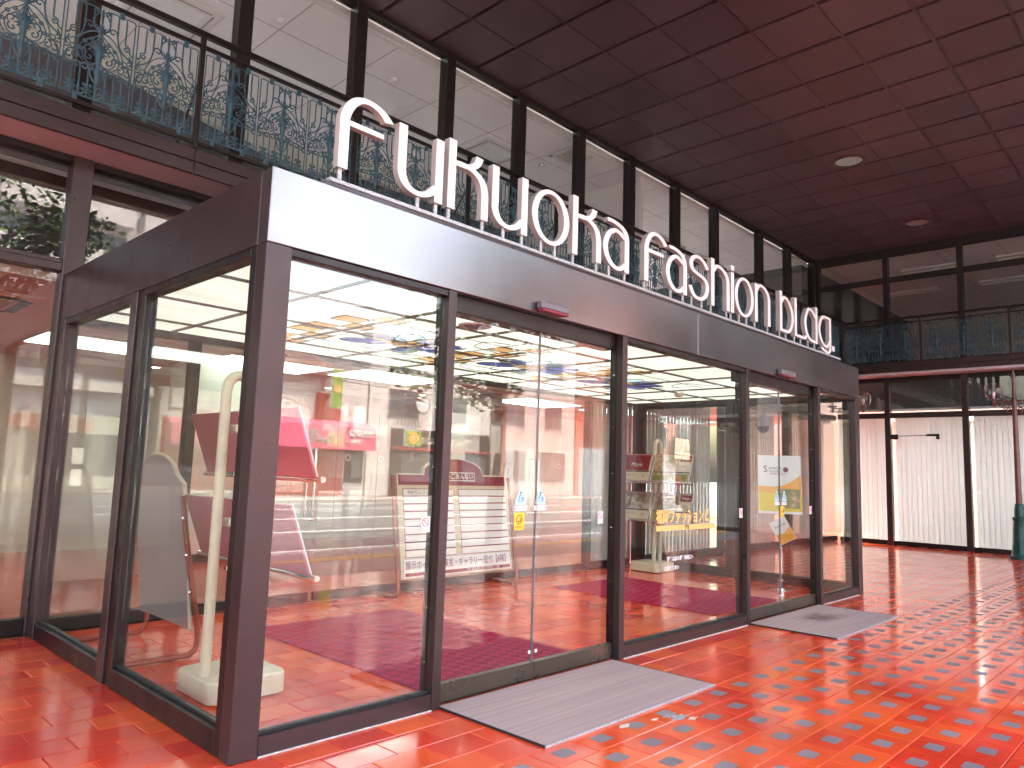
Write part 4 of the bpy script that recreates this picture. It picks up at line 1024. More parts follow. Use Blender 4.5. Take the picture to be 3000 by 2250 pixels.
# dirt on the far mat goes into the mat material by position
n = M_MAT.node_tree.nodes; l = M_MAT.node_tree.links
geo = n.new('ShaderNodeNewGeometry'); vm = n.new('ShaderNodeVectorMath'); vm.operation = 'SUBTRACT'; vm.inputs[1].default_value = (5.95, -0.30, 0)
l.new(geo.outputs['Position'], vm.inputs[0])
sc2 = n.new('ShaderNodeVectorMath'); sc2.operation = 'MULTIPLY'; sc2.inputs[1].default_value = (2.0, 4.0, 0); l.new(vm.outputs[0], sc2.inputs[0])
ln = n.new('ShaderNodeVectorMath'); ln.operation = 'LENGTH'; l.new(sc2.outputs[0], ln.inputs[0])
nz = n.new('ShaderNodeTexNoise'); nz.inputs['Scale'].default_value = 7; l.new(geo.outputs['Position'], nz.inputs['Vector'])
ad = n.new('ShaderNodeMath'); ad.operation = 'MULTIPLY_ADD'; ad.inputs[1].default_value = 1.4; l.new(nz.outputs[0], ad.inputs[0]); l.new(ln.outputs['Value'], ad.inputs[2])
mr = n.new('ShaderNodeMapRange'); mr.inputs[1].default_value = 0.7; mr.inputs[2].default_value = 1.5; mr.inputs[3].default_value = 0.85; mr.inputs[4].default_value = 0.0; l.new(ad.outputs[0], mr.inputs[0])
mx = n.new('ShaderNodeMix'); mx.data_type = 'RGBA'; l.new(mr.outputs[0], mx.inputs[0]); mx.inputs['B'].default_value = (0.12, 0.04, 0.03, 1)
src = n['Principled BSDF'].inputs['Base Color'].links[0].from_socket
l.new(src, mx.inputs['A']); l.new(mx.outputs['Result'], n['Principled BSDF'].inputs['Base Color'])

# red carpets inside
M_CARPET = bpy.data.materials.new('crimson_carpet'); M_CARPET.use_nodes = True
n = M_CARPET.node_tree.nodes; l = M_CARPET.node_tree.links; b = n['Principled BSDF']
tc = n.new('ShaderNodeTexCoord'); ck = n.new('ShaderNodeTexChecker'); ck.inputs['Scale'].default_value = 14
mp = n.new('ShaderNodeMapping'); mp.inputs['Rotation'].default_value = (0, 0, 0.5); l.new(tc.outputs['Object'], mp.inputs[0]); l.new(mp.outputs[0], ck.inputs[0])
ck.inputs['Color1'].default_value = (0.36, 0.016, 0.060, 1); ck.inputs['Color2'].default_value = (0.22, 0.008, 0.036, 1)
no = n.new('ShaderNodeTexNoise'); no.inputs['Scale'].default_value = 260; l.new(tc.outputs['Object'], no.inputs['Vector'])
mx = n.new('ShaderNodeMix'); mx.data_type = 'RGBA'; mx.blend_type = 'MULTIPLY'; mx.inputs[0].default_value = 0.7
l.new(ck.outputs[0], mx.inputs['A']); l.new(no.outputs[0], mx.inputs['B'])
hs = n.new('ShaderNodeHueSaturation'); hs.inputs['Value'].default_value = 2.0; l.new(mx.outputs['Result'], hs.inputs['Color']); l.new(hs.outputs[0], b.inputs['Base Color'])
b.inputs['Roughness'].default_value = 0.95; b.inputs['Specular IOR Level'].default_value = 0.1
bp = n.new('ShaderNodeBump'); bp.inputs['Distance'].default_value = 0.004; l.new(no.outputs[0], bp.inputs['Height']); l.new(bp.outputs[0], b.inputs['Normal'])
for x0, x1, y0, y1, lab in ((1.36, 2.85, 0.33, 2.50, 'crimson carpet runner inside the nearer sliding door'), (5.17, 6.60, 0.45, 2.54, 'crimson carpet runner inside the far sliding door')):
    t = obj('carpet_runner', MB().bevbox((0, 0, 0), (x1 - x0, y1 - y0, 0.012), 0.004), M_CARPET, None, loc=(x0, y0, 0.001)); tag(t, lab, 'carpet')

# cane-shaped menu stands
def menu_stand(label, base, xs, yp, sgn, y0, yc, y1, xtop, xbot):
    t = thing('menu_stand', label, 'stand', (base[0], base[1], 0))
    mb = MB(); s = 0.235; rr = 0.06; o = []
    for sx, sy, a0 in ((1, 1, 0), (-1, 1, 90), (-1, -1, 180), (1, -1, 270)):
        for k in range(6): o.append((sx * (s - rr) + rr * math.cos(R(a0 + 18 * k)), sy * (s - rr) + rr * math.sin(R(a0 + 18 * k))))
    mb.prism(o, 0.012, 0.118, 'z')
    mb.add([(x, y, 0.118) for x, y in o] + [(x * 0.97, y * 0.97, 0.13) for x, y in o], [(i, (i + 1) % 24, 24 + (i + 1) % 24, 24 + i) for i in range(24)] + [tuple(range(24, 48))])
    obj('base', mb, M_CREAMP, t, 35)
    for sx in (-1, 1):
        for sy in (-1, 1): obj('foot', MB().lathe([(0.018, 0), (0.02, 0.012)], (sx * 0.17, sy * 0.17, 0), 10), M_RUBBER, t)
    a = Vector((xs[0] - base[0], yp - base[1], 0)); b_ = Vector((xs[1] - base[0], yp - base[1], 0)); c = (a + b_) / 2; h = (b_ - a) / 2; rad = h.length
    pts = [a + Vector((0, 0, 0.125)), a + Vector((0, 0, 0.9)), a + Vector((0, 0, 1.76))]
    for k in range(1, 12):
        an = math.pi * k / 12; pts.append(c - h * math.cos(an) + Vector((0, 0, 1.76 + math.sin(an) * rad * 1.3)))
    pts += [b_ + Vector((0, 0, 1.76)), b_ + Vector((0, 0, 0.9)), b_ + Vector((0, 0, 0.125))]
    obj('pole', MB().tube(pts, 0.031, 14), M_CREAMP, t, 50)
    e1 = Vector((0, sgn, 0))                                   # reading direction for someone facing the boards
    for z0 in (1.272, 0.722):
        for q in (0, 1):
            ya, yb = (y0, yc - 0.02) if (q == 0) == (sgn < 0) else (yc + 0.02, y1)
            L = yb - ya
            org = Vector((xbot - base[0], (ya if sgn > 0 else yb) - base[1], z0)); up = Vector((xtop - xbot, 0, 0.388)); uh = up.normalized(); fn = e1.cross(uh).normalized()
            th = fn * 0.006
            vs = [org, org + e1 * L, org + e1 * L + up, org + up]; vs = [v + th for v in vs] + [v - th for v in vs]
            bd = obj('board', MB().add(vs, [(0, 1, 2, 3), (7, 6, 5, 4), (0, 4, 5, 1), (1, 5, 6, 2), (2, 6, 7, 3), (3, 7, 4, 0)]), M_PINKB, t)
            def pr(name, u0, v0, u1, v1, m, lift):
                k_ = [org + e1 * u + uh * v + fn * (0.0062 + lift) for u, v in ((u0, v0), (u1, v0), (u1, v1), (u0, v1))]
                return obj(name, MB().add(k_, [(0, 1, 2, 3)]), m, bd)
            def tx(body, u, v, size, m, lift):
                rot = Matrix((e1, uh, fn)).transposed()
                return link('lettering', text_mesh(body, size, m), bd, org + e1 * u + uh * v + fn * (0.0062 + lift), rot.to_euler())
            pr('sheet', 0.012, 0.006, L - 0.012, 0.405, M_BOARDC, 0.0006)
            if q == 0:
                pr('photo', 0.02, 0.155, L * 0.66, 0.395, FOODS[0 if z0 > 1 else 1], 0.0012); pr('photo', 0.02, 0.012, L - 0.02, 0.125, FOODS[2], 0.0012)
                pr('title_block', L * 0.68, 0.30, L - 0.02, 0.395, M_CRIM, 0.0012); tx('Mayu', L * 0.83, 0.345, 0.06, M_WHITE, 0.002)
                tx('レストラン', L * 0.80, 0.23, 0.028, M_INK, 0.002); tx('8F', L * 0.92, 0.18, 0.04, M_RED, 0.002)
                pr('band', 0.014, 0.13, L - 0.014, 0.150, M_INK, 0.0012)
            else:
                pr('title_block', 0.02, 0.16, L - 0.03, 0.40, M_CRIM if z0 > 1 else FOODS[1], 0.0012); pr('band', 0.014, 0.135, L - 0.014, 0.155, M_INK, 0.0012)
                tx('Mayu', L * 0.55, 0.25, 0.09, M_WHITE, 0.002); tx('レストラン', L * 0.42, 0.085, 0.042, M_INK, 0.002); tx('8F', L * 0.82, 0.075, 0.05, M_RED, 0.002)
            for e in (org, org + e1 * L): obj('edge_rod', MB().tube([e + fn * 0.01, e + up + fn * 0.01], 0.005, 6), M_BOARDW, t)
        lx = xbot - base[0] + (0.012 if sgn > 0 else -0.012)
        obj('ledge_tube', MB().tube([(lx, y0 - 0.06 - base[1], z0 - 0.016), (lx, y1 + 0.06 - base[1], z0 - 0.016)], 0.017, 10), M_CHROME, t, 50)
        obj('ledge_arm', MB().tube([(c.x, c.y, z0 + 0.0), (lx, c.y, z0 - 0.016)], 0.013, 8), M_CHROME, t)
        obj('board_clip', MB().bevbox((c.x - 0.02, c.y - 0.05, z0 + 0.24), (xtop - base[0] + 0.01 if sgn > 0 else c.x + 0.03, c.y + 0.05, z0 + 0.29), 0.008), M_BOARDC, t)
    return t
FOODS = []
for k, (c1, c2, c3) in enumerate((((0.42, 0.24, 0.12), (0.55, 0.46, 0.33), (0.24, 0.10, 0.05)), ((0.45, 0.44, 0.42), (0.25, 0.15, 0.10), (0.60, 0.58, 0.52)), ((0.45, 0.30, 0.16), (0.20, 0.22, 0.07), (0.62, 0.52, 0.38)))):
    m = bpy.data.materials.new('food_photo_%d' % k); m.use_nodes = True
    n = m.node_tree.nodes; l = m.node_tree.links
    tc = n.new('ShaderNodeTexCoord'); vo = n.new('ShaderNodeTexVoronoi'); vo.inputs['Scale'].default_value = 14; l.new(tc.outputs['Object'], vo.inputs['Vector'])
    no = n.new('ShaderNodeTexNoise'); no.inputs['Scale'].default_value = 9; l.new(tc.outputs['Object'], no.inputs['Vector'])
    ad = n.new('ShaderNodeMath'); ad.operation = 'MULTIPLY_ADD'; l.new(vo.outputs['Distance'], ad.inputs[0]); ad.inputs[1].default_value = 0.6; l.new(no.outputs[0], ad.inputs[2])
    cr = n.new('ShaderNodeValToRGB'); l.new(ad.outputs[0], cr.inputs[0])
    cr.color_ramp.elements[0].position = 0.4; cr.color_ramp.elements[0].color = (*c3, 1); cr.color_ramp.elements[1].position = 0.95; cr.color_ramp.elements[1].color = (*c2, 1)
    e = cr.color_ramp.elements.new(0.65); e.color = (*c1, 1)
    l.new(cr.outputs[0], n['Principled BSDF'].inputs['Base Color']); n['Principled BSDF'].inputs['Roughness'].default_value = 0.3
    FOODS.append(m)
menu_stand('cream cane-shaped menu stand with pink board backs beside the front corner post', (0.51, 1.045), (0.325, 0.475), 1.0, 1, 0.50, 1.20, 1.90, 0.51, 0.655)
menu_stand('cream cane-shaped menu stand showing restaurant menus near the back of the entrance', (7.60, 2.74), (7.64, 7.79), 2.74, -1, 2.07, 2.71, 3.28, 7.60, 7.45)

# A-board seen from behind
t = thing('notice_board', 'arched notice board seen from behind on a red tube frame left of the menu stand', 'notice board', (0.66, 2.37, 0))
lean = 0.10
def pl(y, z): return lean * (0.65 - z) * 0.6
o = [(-0.43, 0.20), (0.43, 0.20), (0.43, 1.19)] 
for k in range(0, 13):
    a = math.pi * k / 12; o.append((0.33 * math.cos(a) if 0 < k < 12 else (0.40 if k == 0 else -0.40), 1.20 + 0.19 * math.sin(a)))
o.append((-0.43, 1.19))
bd = obj('board', MB().prism(o, -0.016, 0.016, 'x'), M_GREYB, t, rot=(0, R(-7), 0))
obj('edge_trim', MB().tube([(0, y, z) for y, z in o], 0.017, 6, closed=True), M_BOARDC, t, rot=(0, R(-7), 0))
for s in (-1, 1):
    obj('frame_tube', MB().tube(smoothline([(-0.16, s * 0.455, 1.10), (-0.10, s * 0.455, 0.75), (0.0, s * 0.455, 0.28), (0.02, s * 0.455, 0.10), (-0.02, s * 0.455, 0.035), (-0.10, s * 0.455, 0.025), (-0.62, s * 0.455, 0.022)], 5), 0.019, 10), M_REDTUBE, t, 50)
    for z in (0.45, 0.7, 0.95): obj('bolt', MB().lathe([(0.012, 0), (0.012, 0.008), (0.004, 0.012)], n=8), M_CHROME, t, loc=(-0.04 - (z - .28) * 0.17, s * 0.475, z), rot=(R(-90 * s), 0, 0))
obj('frame_tube', MB().tube([(-0.62, -0.455, 0.022), (-0.62, 0.455, 0.022)], 0.019, 10), M_REDTUBE, t)
for s in (-0.2, 0.3): obj('foot', MB().lathe([(0.016, 0), (0.016, 0.02)], n=10), M_BOARDW, t, loc=(-0.3, s * 2.0 if s < 0 else 0.455, 0))

# information directory
t = thing('information_board', 'crimson and white event directory board with slats on a red tube stand', 'notice board', (4.08, 3.0, 0))
rot = (R(-9), 0, 0)
BW = 0.83
def ib(name, outline, y0, y1, m, parent=None):
    return obj(name, MB().prism(outline, y0, y1, 'y'), m, parent or t, loc=(0, -0.06, 0.0) if parent is None else (0, 0, 0), rot=rot if parent is None else (0, 0, 0))
arch = [(-BW, 0.19), (BW, 0.19), (BW, 1.30), (0.46, 1.30), (0.44, 1.37)]
for k in range(1, 10): a = math.pi * (0.16 + 0.68 * k / 10); arch.append((0.50 * math.cos(a), 1.28 + 0.21 * math.sin(a)))
arch += [(-0.44, 1.37), (-0.46, 1.30), (-BW, 1.30)]
back = ib('back_panel', arch, -0.012, 0.03, M_BOARDC)
def inset(o, d): return [(x * (1 - d / 0.83), 0.19 + d + (z - 0.19) * (1 - 2 * d / 1.2)) for x, z in o]
ib('header_panel', [(x * 0.975, 1.175 if z < 1 else z - 0.016) for x, z in arch], -0.017, -0.0125, M_CRIM, back)
hd = ib('title_frame', [(-0.31, 1.225), (0.31, 1.225), (0.31, 1.325), (-0.31, 1.325)], -0.0195, -0.0175, M_WHITE, back)
ib('title_panel', [(-0.30, 1.235), (0.30, 1.235), (0.30, 1.315), (-0.30, 1.315)], -0.0215, -0.020, M_CRIM, back)
text('lettering', '本日のごあんない', 0.075, M_WHITE, back, (0, -0.023, 1.274), bold=0.001, squeeze=0.95)
for c in (-1, 1):
    x0, x1 = (-0.76, -0.05) if c < 0 else (0.04, 0.80)
    ib('recess', [(x0, 0.405), (x1, 0.405), (x1, 1.135), (x0, 1.135)], -0.0135, -0.0125, M_CRIM, back)
    for k in range(9):
        z = 0.41 + k * 0.081
        s = ib('slat', [(x0 + 0.004, z), (x1 - 0.004, z), (x1 - 0.004, z + 0.068), (x0 + 0.004, z + 0.068)], -0.022, -0.0145, M_BOARDW, back)
text('lettering', 'PHPカンファレンス福岡', 0.055, M_INK, back, (-0.42, -0.0235, 1.092), squeeze=0.95)
ft = ib('footer_panel', [(-0.79, 0.205), (0.80, 0.205), (0.80, 0.39), (-0.79, 0.39)], -0.018, -0.0125, M_BOARDW, back)
ib('footer_stripe', [(-0.78, 0.215), (0.79, 0.215), (0.79, 0.25), (-0.78, 0.25)], -0.020, -0.0185, M_CRIM, back)
text('lettering', '展示ホール・会議室・ギャラリー/受付【8階】', 0.098, M_CRIM, back, (0, -0.021, 0.32), squeeze=0.76)
text('lettering', 'TEL:092-431-7531/内線:210番', 0.042, M_WHITE, back, (0.35, -0.022, 0.232))
for s in (-1, 1):
    obj('frame_tube', MB().tube(smoothline([(s * 0.885, 0.13, 1.26), (s * 0.885, 0.02, 0.6), (s * 0.885, -0.06, 0.16), (s * 0.885, -0.07, 0.06), (s * 0.885, -0.03, 0.022), (s * 0.885, 0.03, 0.02), (s * 0.885, 0.55, 0.02)], 5), 0.021, 10), M_REDTUBE, t, 50)
    obj('foot', MB().lathe([(0.016, 0), (0.016, 0.012)], n=10), M_BOARDW, t, loc=(s * 0.885, -0.02, 0))
obj('frame_tube', MB().tube([(-0.885, 0.55, 0.02), (0.885, 0.55, 0.02)], 0.021, 10), M_REDTUBE, t)

# poster stand near the right end
t = thing('poster_stand', 'white and yellow summer fair poster on a thin silver stand by the far door', 'poster stand', (7.50, 0.80, 0), math.atan2(-0.84, 0.54))
obj('base', MB().lathe([(0.15, 0), (0.15, 0.008), (0.05, 0.014), (0.045, 0.10), (0.03, 0.115)], n=24), M_CHROME, t, 40)
obj('pole', MB().tube([(0, 0, 0.11), (0, 0.03, 1.0), (0, 0.10, 1.6)], 0.011, 8), M_CHROME, t)
ps = obj('poster', MB().bevbox((-0.26, -0.004, 0), (0.26, 0.004, 0.735), 0.001), M_BOARDW, t, loc=(0, -0.01, 0.925), rot=(R(-6), 0, 0))
cur = [(-0.256, 0.03), (0.256, 0.03), (0.256, 0.50)] + [(0.256 - 0.512 * k / 14, 0.325 + 0.175 * max(0, 1 - 1.45 * (k / 14)) ** 2 + 0.02 * (k / 14)) for k in range(1, 15)]
decal('orange_field', ps, cur, -0.0042, M_ORANGE)
decal('yellow_field', ps, [(-0.256, 0.03), (0.256, 0.03), (0.256, 0.22), (-0.256, 0.27)], -0.0054, M_YELLOW)
decal('food_photo', ps, rect(-0.03, 0.07, 0.235, 0.31), -0.0066, FOODS[2])
text('lettering', 'S', 0.12, M_INK, ps, (-0.17, -0.006, 0.555)); text('lettering', 'ummer', 0.055, M_INK, ps, (-0.055, -0.006, 0.575)); text('lettering', 'Fair2023', 0.045, M_INK, ps, (-0.045, -0.006, 0.53))
obj('roundel', MB().lathe([(0.033, 0), (0.033, 0.001)], n=18), M_CRIM, ps, loc=(0.075, -0.0045, 0.555), rot=(R(90), 0, 0))
decal('rule', ps, rect(-0.12, 0.495, 0.06, 0.503), -0.0045, M_RED)
lf = obj('leaflet', MB().box((-0.105, -0.003, -0.15), (0.105, 0, 0.15)), M_BOARDW, t, loc=(0.02, -0.03, 0.72), rot=(0, R(-28), 0))
decal('orange_field', lf, [(-0.10, -0.145), (0.10, -0.145), (0.10, 0.02), (0.0, -0.03), (-0.10, -0.02)], -0.0035, M_ORANGE)
text('lettering', 'Summer', 0.045, M_INK, lf, (0.0, -0.0045, 0.07))

# street lamps inside the portico
def lamp_post(label, x, y, rz):
    t = thing('lamp_post', label, 'lamp post', (x, y, 0), rz)
    flu = lambda a, z: 1 + 0.05 * math.cos(8 * a) if 0.1 < z < 0.72 else 1
    obj('base', MB().lathe([(0.20, 0), (0.20, 0.05), (0.16, 0.09), (0.15, 0.14), (0.13, 0.3), (0.115, 0.6), (0.105, 0.72), (0.125, 0.75), (0.125, 0.79), (0.09, 0.81), (0.085, 0.95), (0.07, 1.02), (0.075, 1.05)], n=32, rfn=flu), M_GREEN, t, 40)
    obj('pole', MB().lathe([(0.055, 1.05), (0.05, 1.9), (0.042, 3.0), (0.042, 3.04), (0.05, 3.06), (0.035, 3.09), (0.03, 3.36), (0.034, 3.38), (0.02, 3.42), (0.045, 3.50), (0.012, 3.63), (0.004, 3.66)], n=16), M_LAMPB, t, 40)
    for s in (-1, 1):
        arm = MB().tube([(0, 0, 3.03), (s * 0.34, 0, 3.03)], 0.018, 8)
        arm.tube([(p[0] * s, 0, p[1]) for p in smoothline([(0.04, 2.83), (0.10, 2.80), (0.13, 2.86), (0.09, 2.90), (0.06, 2.86)], 4)], 0.012, 6)
        arm.tube([(p[0] * s, 0, p[1]) for p in smoothline([(0.04, 2.98), (0.12, 2.90), (0.20, 2.97), (0.17, 3.01), (0.14, 2.97)], 4)], 0.010, 6)
        arm.tube([(p[0] * s, 0, p[1]) for p in smoothline([(0.13, 2.86), (0.22, 2.92), (0.30, 2.98), (0.34, 2.95), (0.30, 2.93)], 4)], 0.010, 6)
        arm.tube([(p[0] * s, 0, p[1]) for p in smoothline([(0.03, 3.30), (0.07, 3.34), (0.09, 3.40), (0.06, 3.42), (0.05, 3.38)], 4)], 0.007, 6)
        obj('arm', arm, M_LAMPB, t, 50)
        obj('fitter', MB().lathe([(0.02, 2.94), (0.05, 2.97), (0.02, 3.0), (0.03, 3.05), (0.10, 3.07), (0.10, 3.09), (0.03, 3.10)], (s * 0.34, 0, 0), 16), M_LAMPB, t, 40)
        prof = [(0.165 * math.sin(R(a)), 3.235 - 0.165 * math.cos(R(a))) for a in range(25, 181, 13)]
        gl = obj('globe', MB().lathe(prof, (s * 0.34, 0, 0), 24), M_GLOBE, t, 60)
        obj('bulb', MB().lathe([(0.018, 3.09), (0.02, 3.13), (0.035, 3.18), (0.03, 3.22), (0.005, 3.235)], (s * 0.34, 0, 0), 12), M_BOARDW, gl, 60)
    return t
lamp_post('green-based brown lamp post with glass globes at the right edge', 15.44, -0.39, R(90))
lamp_post('green-based brown lamp post with glass globes in the corner beyond the entrance', 15.75, 2.85, R(90))

# ==================================================================== ACROSS THE STREET
YF = -26.2
def bmat(name, c, **k): return mat(name, c, 0.75, **k)
M_STUCCO = bmat('white_stucco', (0.62, 0.58, 0.56)); M_GREYC = bmat('grey_concrete', (0.36, 0.37, 0.40)); M_REDP = bmat('red_shop_paint', (0.42, 0.035, 0.03)); M_AWN = bmat('pink_awning', (0.62, 0.09, 0.17))
M_ROOFT = bmat('brown_roof_metal', (0.24, 0.15, 0.13)); M_TERRA = bmat('terracotta_cladding', (0.42, 0.19, 0.15)); M_BLACKS = bmat('black_shopfront', (0.02, 0.018, 0.018)); M_TEAL = bmat('pale_teal_wall', (0.55, 0.68, 0.68)); M_BLUEG = bmat('blue_grey_wall', (0.25, 0.27, 0.33)); M_SGREEN = bmat('green_sign', (0.22, 0.38, 0.05))
M_WIN = mat('street_window', (0.10, 0.12, 0.14), 0.08, 0.0, spec=0.8)
M_SLAT = bmat('grey_louvre', (0.5, 0.5, 0.5)); M_TRUNK = bmat('bark', (0.16, 0.11, 0.08)); M_LEAF = mat('leaf_green', (0.075, 0.145, 0.028), 0.6, var=0.5, scale=3, objvar=0.35)
def building(label, x0, x1, y1, h, m, wins=(), wm=None, roof=None):
    t = thing('building', label, 'building', (x0, YF, 0))
    w = x1 - x0
    box('wall', (0, y1 - YF, 0), (w, 0, h), m, t)
    for (a, b, c, d) in wins:
        f = box('window', (a - 0.06, -0.02, c - 0.06), (b + 0.06, 0.04, d + 0.06), M_STUCCO if m is not M_STUCCO else M_GREYC, t)
        box('pane', (a, 0.041, c), ((a + b) / 2 - 0.02, 0.05, d), wm or M_WIN, f); box('pane', ((a + b) / 2 + 0.02, 0.041, c), (b, 0.05, d), wm or M_WIN, f)
    box('parapet', (-0.05, y1 - YF, h), (w + 0.05, 0.06, h + 0.25), roof or M_GREYC, t)
    return t
# two-storey shop with pink awning
t = thing('building', 'low pale building with red shop front and pink awning across the street', 'building', (12.0, YF, 0))
box('wall', (0, -8, 0), (7.1, 0, 5.4), M_STUCCO, t)
box('roof', (-0.4, -8, 5.4), (5.2, 0.5, 5.55), M_ROOFT, t)
mb = MB()
for k in range(18): mb.add([(-0.4 + k * 0.31, 0.5, 5.55), (-0.4 + k * 0.31 + 0.06, 0.5, 5.55), (-0.4 + k * 0.31 + 0.06, -5, 8.0), (-0.4 + k * 0.31, -5, 8.0), (-0.4 + k * 0.31, 0.5, 5.62), (-0.4 + k * 0.31 + 0.06, 0.5, 5.62), (-0.4 + k * 0.31 + 0.06, -5, 8.07), (-0.4 + k * 0.31, -5, 8.07)], [(4, 5, 6, 7), (0, 4, 7, 3), (1, 2, 6, 5), (0, 1, 5, 4)])
mb.add([(-0.4, 0.5, 5.56), (5.2, 0.5, 5.56), (5.2, -5, 8.01), (-0.4, -5, 8.01)], [(0, 1, 2, 3)])
obj('roof_sheet', mb, M_ROOFT, t)
for a, b, c, d, m in ((0.5, 2.4, 3.9, 5.0, M_GREYC), (4.35, 5.55, 3.5, 4.55, M_REDP)):
    f = box('window', (a - 0.08, -0.02, c - 0.08), (b + 0.08, 0.05, d + 0.08), M_ROOFT if m is M_GREYC else M_REDP, t)
    for q in range(2): box('shutter', (a + q * (b - a) / 2 + 0.02, 0.051, c), (a + (q + 1) * (b - a) / 2 - 0.02, 0.07, d), M_STUCCO if m is M_GREYC else M_REDP, f)
box('shop_front', (0.2, 0.0, 0.0), (5.9, 0.06, 3.4), M_REDP, t); box('door', (3.0, 0.061, 0.05), (3.95, 0.09, 2.1), M_REDP, t, 0.01); box('kitchen_window', (6.0, 0.0, 0.6), (7.0, 0.05, 2.3), M_BLACKS, t)
aw = MB().prism([(0.0, 3.42), (0.9, 3.12), (0.95, 2.12), (0.0, 2.12)], 0.3, 7.05, 'x'); a = obj('awning', aw, M_AWN, t)
text('lettering', '大石商店', 0.34, M_WHITE, a, (6.2, 0.965, 2.84), rot=(R(90), 0, R(180)), bold=0.012)
text('lettering', '定食と酒', 0.22, M_WHITE, a, (5.75, 0.965, 2.48), rot=(R(90), 0, R(180)), bold=0.006)
for bd_ in ((0.030, M_WHITE, 0.962), (0.0, M_BLACKS, 0.972)):
    text('lettering', 'んぶ', 0.75, bd_[1], a, (4.2, bd_[2], 2.62), rot=(R(90), 0, R(180)), bold=bd_[0])
def hang_sign(label, x, z0, z1, w, m, body, y=YF + 0.9):
    s = thing('hanging_sign', label, 'sign', (x, y, 0))
    box('panel', (-w / 2, -0.08, z0), (w / 2, 0.08, z1), M_STUCCO, s, 0.02); box('face', (-w / 2 + 0.03, 0.081, z0 + 0.04), (w / 2 - 0.03, 0.09, z1 - 0.04), m, s)
    obj('bracket', MB().tube([(0, -0.9, z1 - 0.2), (0, -0.08, z1 - 0.2)], 0.03), M_GREYC, s)
    obj('disc', MB().lathe([(w * 0.3, 0), (w * 0.3, 0.02)], n=18), M_ORANGE, s, loc=(0, 0.091, (z0 + z1) / 2), rot=(R(-90), 0, 0))
    text('lettering', body, w * 0.22, M_WHITE, s, (0, 0.115, (z0 + z1) / 2), rot=(R(90), 0, R(180)))
hang_sign('tall green hanging sign on the pale building with the awning', 16.75, 3.9, 5.7, 0.62, M_SGREEN, 'K.PIT')
hang_sign('square green hanging sign beside the awning shop', 20.9, 2.4, 3.2, 1.0, M_SGREEN, 'K.PIT', YF + 1.3)
rs = thing('round_sign', 'white round sign on an iron bracket above the restaurant', 'sign', (22.0, YF + 0.6, 4.6))
obj('disc', MB().lathe([(0.40, -0.05), (0.42, 0), (0.40, 0.05)], n=24), M_BOARDW, rs, 40, rot=(R(90), 0, 0)); obj('hoop', MB().tube([(0.5 * math.cos(k * math.pi / 12), 0, 0.5 * math.sin(k * math.pi / 12)) for k in range(24)], 0.025, 6, closed=True), M_BLACKS, rs)
obj('bracket', MB().tube([(0, -0.6, 0.5), (0, 0, 0.5)], 0.025), M_BLACKS, rs)
b2 = building('white restaurant building with black ground floor across the street', 19.2, 27.5, -34, 9.0, M_STUCCO, ((1.2, 3.0, 3.9, 5.2), (4.4, 6.4, 3.9, 5.2), (1.2, 3.0, 6.4, 7.8), (4.4, 6.4, 6.4, 7.8)))
box('shop_front', (1.4, 0.0, 0.0), (8.2, 0.12, 3.3), M_BLACKS, b2); box('sign_band', (1.4, 0.121, 2.4), (8.2, 0.2, 3.1), M_BLACKS, b2); box('red_trim', (1.4, 0.121, 2.28), (8.2, 0.24, 2.38), M_REDP, b2)
box('warm_window', (2.0, 0.121, 0.7), (4.2, 0.14, 2.1), M_WIN, b2); box('door', (4.8, 0.121, 0.05), (5.8, 0.15, 2.1), M_TRUNK, b2); box('warm_window', (6.2, 0.121, 0.7), (7.9, 0.14, 2.1), M_WIN, b2)
text('lettering', 'THE S       OUSE', 0.5, M_BOARDC, b2, (4.8, 0.21, 2.75), rot=(R(90), 0, R(180)))
text('lettering', '(鉄板焼)', 0.34, M_WHITE, b2, (7.4, 0.05, 3.7), rot=(R(90), 0, R(180)))
for k in range(8): box('balcony_bar', (1.3 + k * 0.22, 0.3, 3.45), (1.33 + k * 0.22, 0.33, 3.75), M_BLACKS, b2)
b1 = building('tall pale apartment block with balconies behind the awning shop', 5.5, 16.8, -44, 24, M_STUCCO)
b1.location.y = YF - 9
for f in range(7):
    for q in range(3):
        u = 0.8 + q * 3.5; z = 6.6 + f * 2.6
        bb = box('balcony', (u, 0.0, z), (u + 3.0, 1.1, z + 1.0), M_STUCCO, b1, 0.03); box('recess', (u + 0.1, 0.01, z + 1.02), (u + 2.9, 0.05, z + 2.2), M_WIN, bb)
    box('pilaster', (4.0, 0.0, 6.0 + f * 2.6), (4.35, 1.2, 8.6 + f * 2.6), M_AWN if f % 2 == 0 else M_STUCCO, b1)
bb = building('blue-grey house with louvred windows left of the awning shop', -10.0, 11.6, -36, 9.6, M_BLUEG, ((1.5, 3.2, 5.2, 6.4), (6.0, 8.0, 5.2, 6.4), (11, 13, 5.2, 6.4), (16, 18.5, 5.2, 6.4), (2, 3.2, 7.4, 8.6), (8, 9.6, 7.4, 8.6), (15, 17, 7.4, 8.6)))
box('shop_front', (0.3, 0, 0), (21.0, 0.1, 3.2), M_CREAM, bb)
for k in range(6): box('shop_window', (1.0 + k * 3.4, 0.101, 0.6), (3.4 + k * 3.4, 0.13, 2.4), M_WIN, bb)
box('sign_band', (1.0, 0.101, 2.5), (9.0, 0.22, 3.1), M_REDP, bb); box('white_band', (0, 0.0, 4.3), (21.6, 0.25, 4.7), M_STUCCO, bb)
ls = building('grey block with white window grilles behind the restaurant', 17.5, 26, -48, 11.6, M_GREYC); ls.location.y = YF - 8.5
for k in range(14): box('grille_bar', (4.2 + k * 0.16, 0.1, 9.0), (4.26 + k * 0.16, 0.16, 11.2), M_BOARDW, ls)
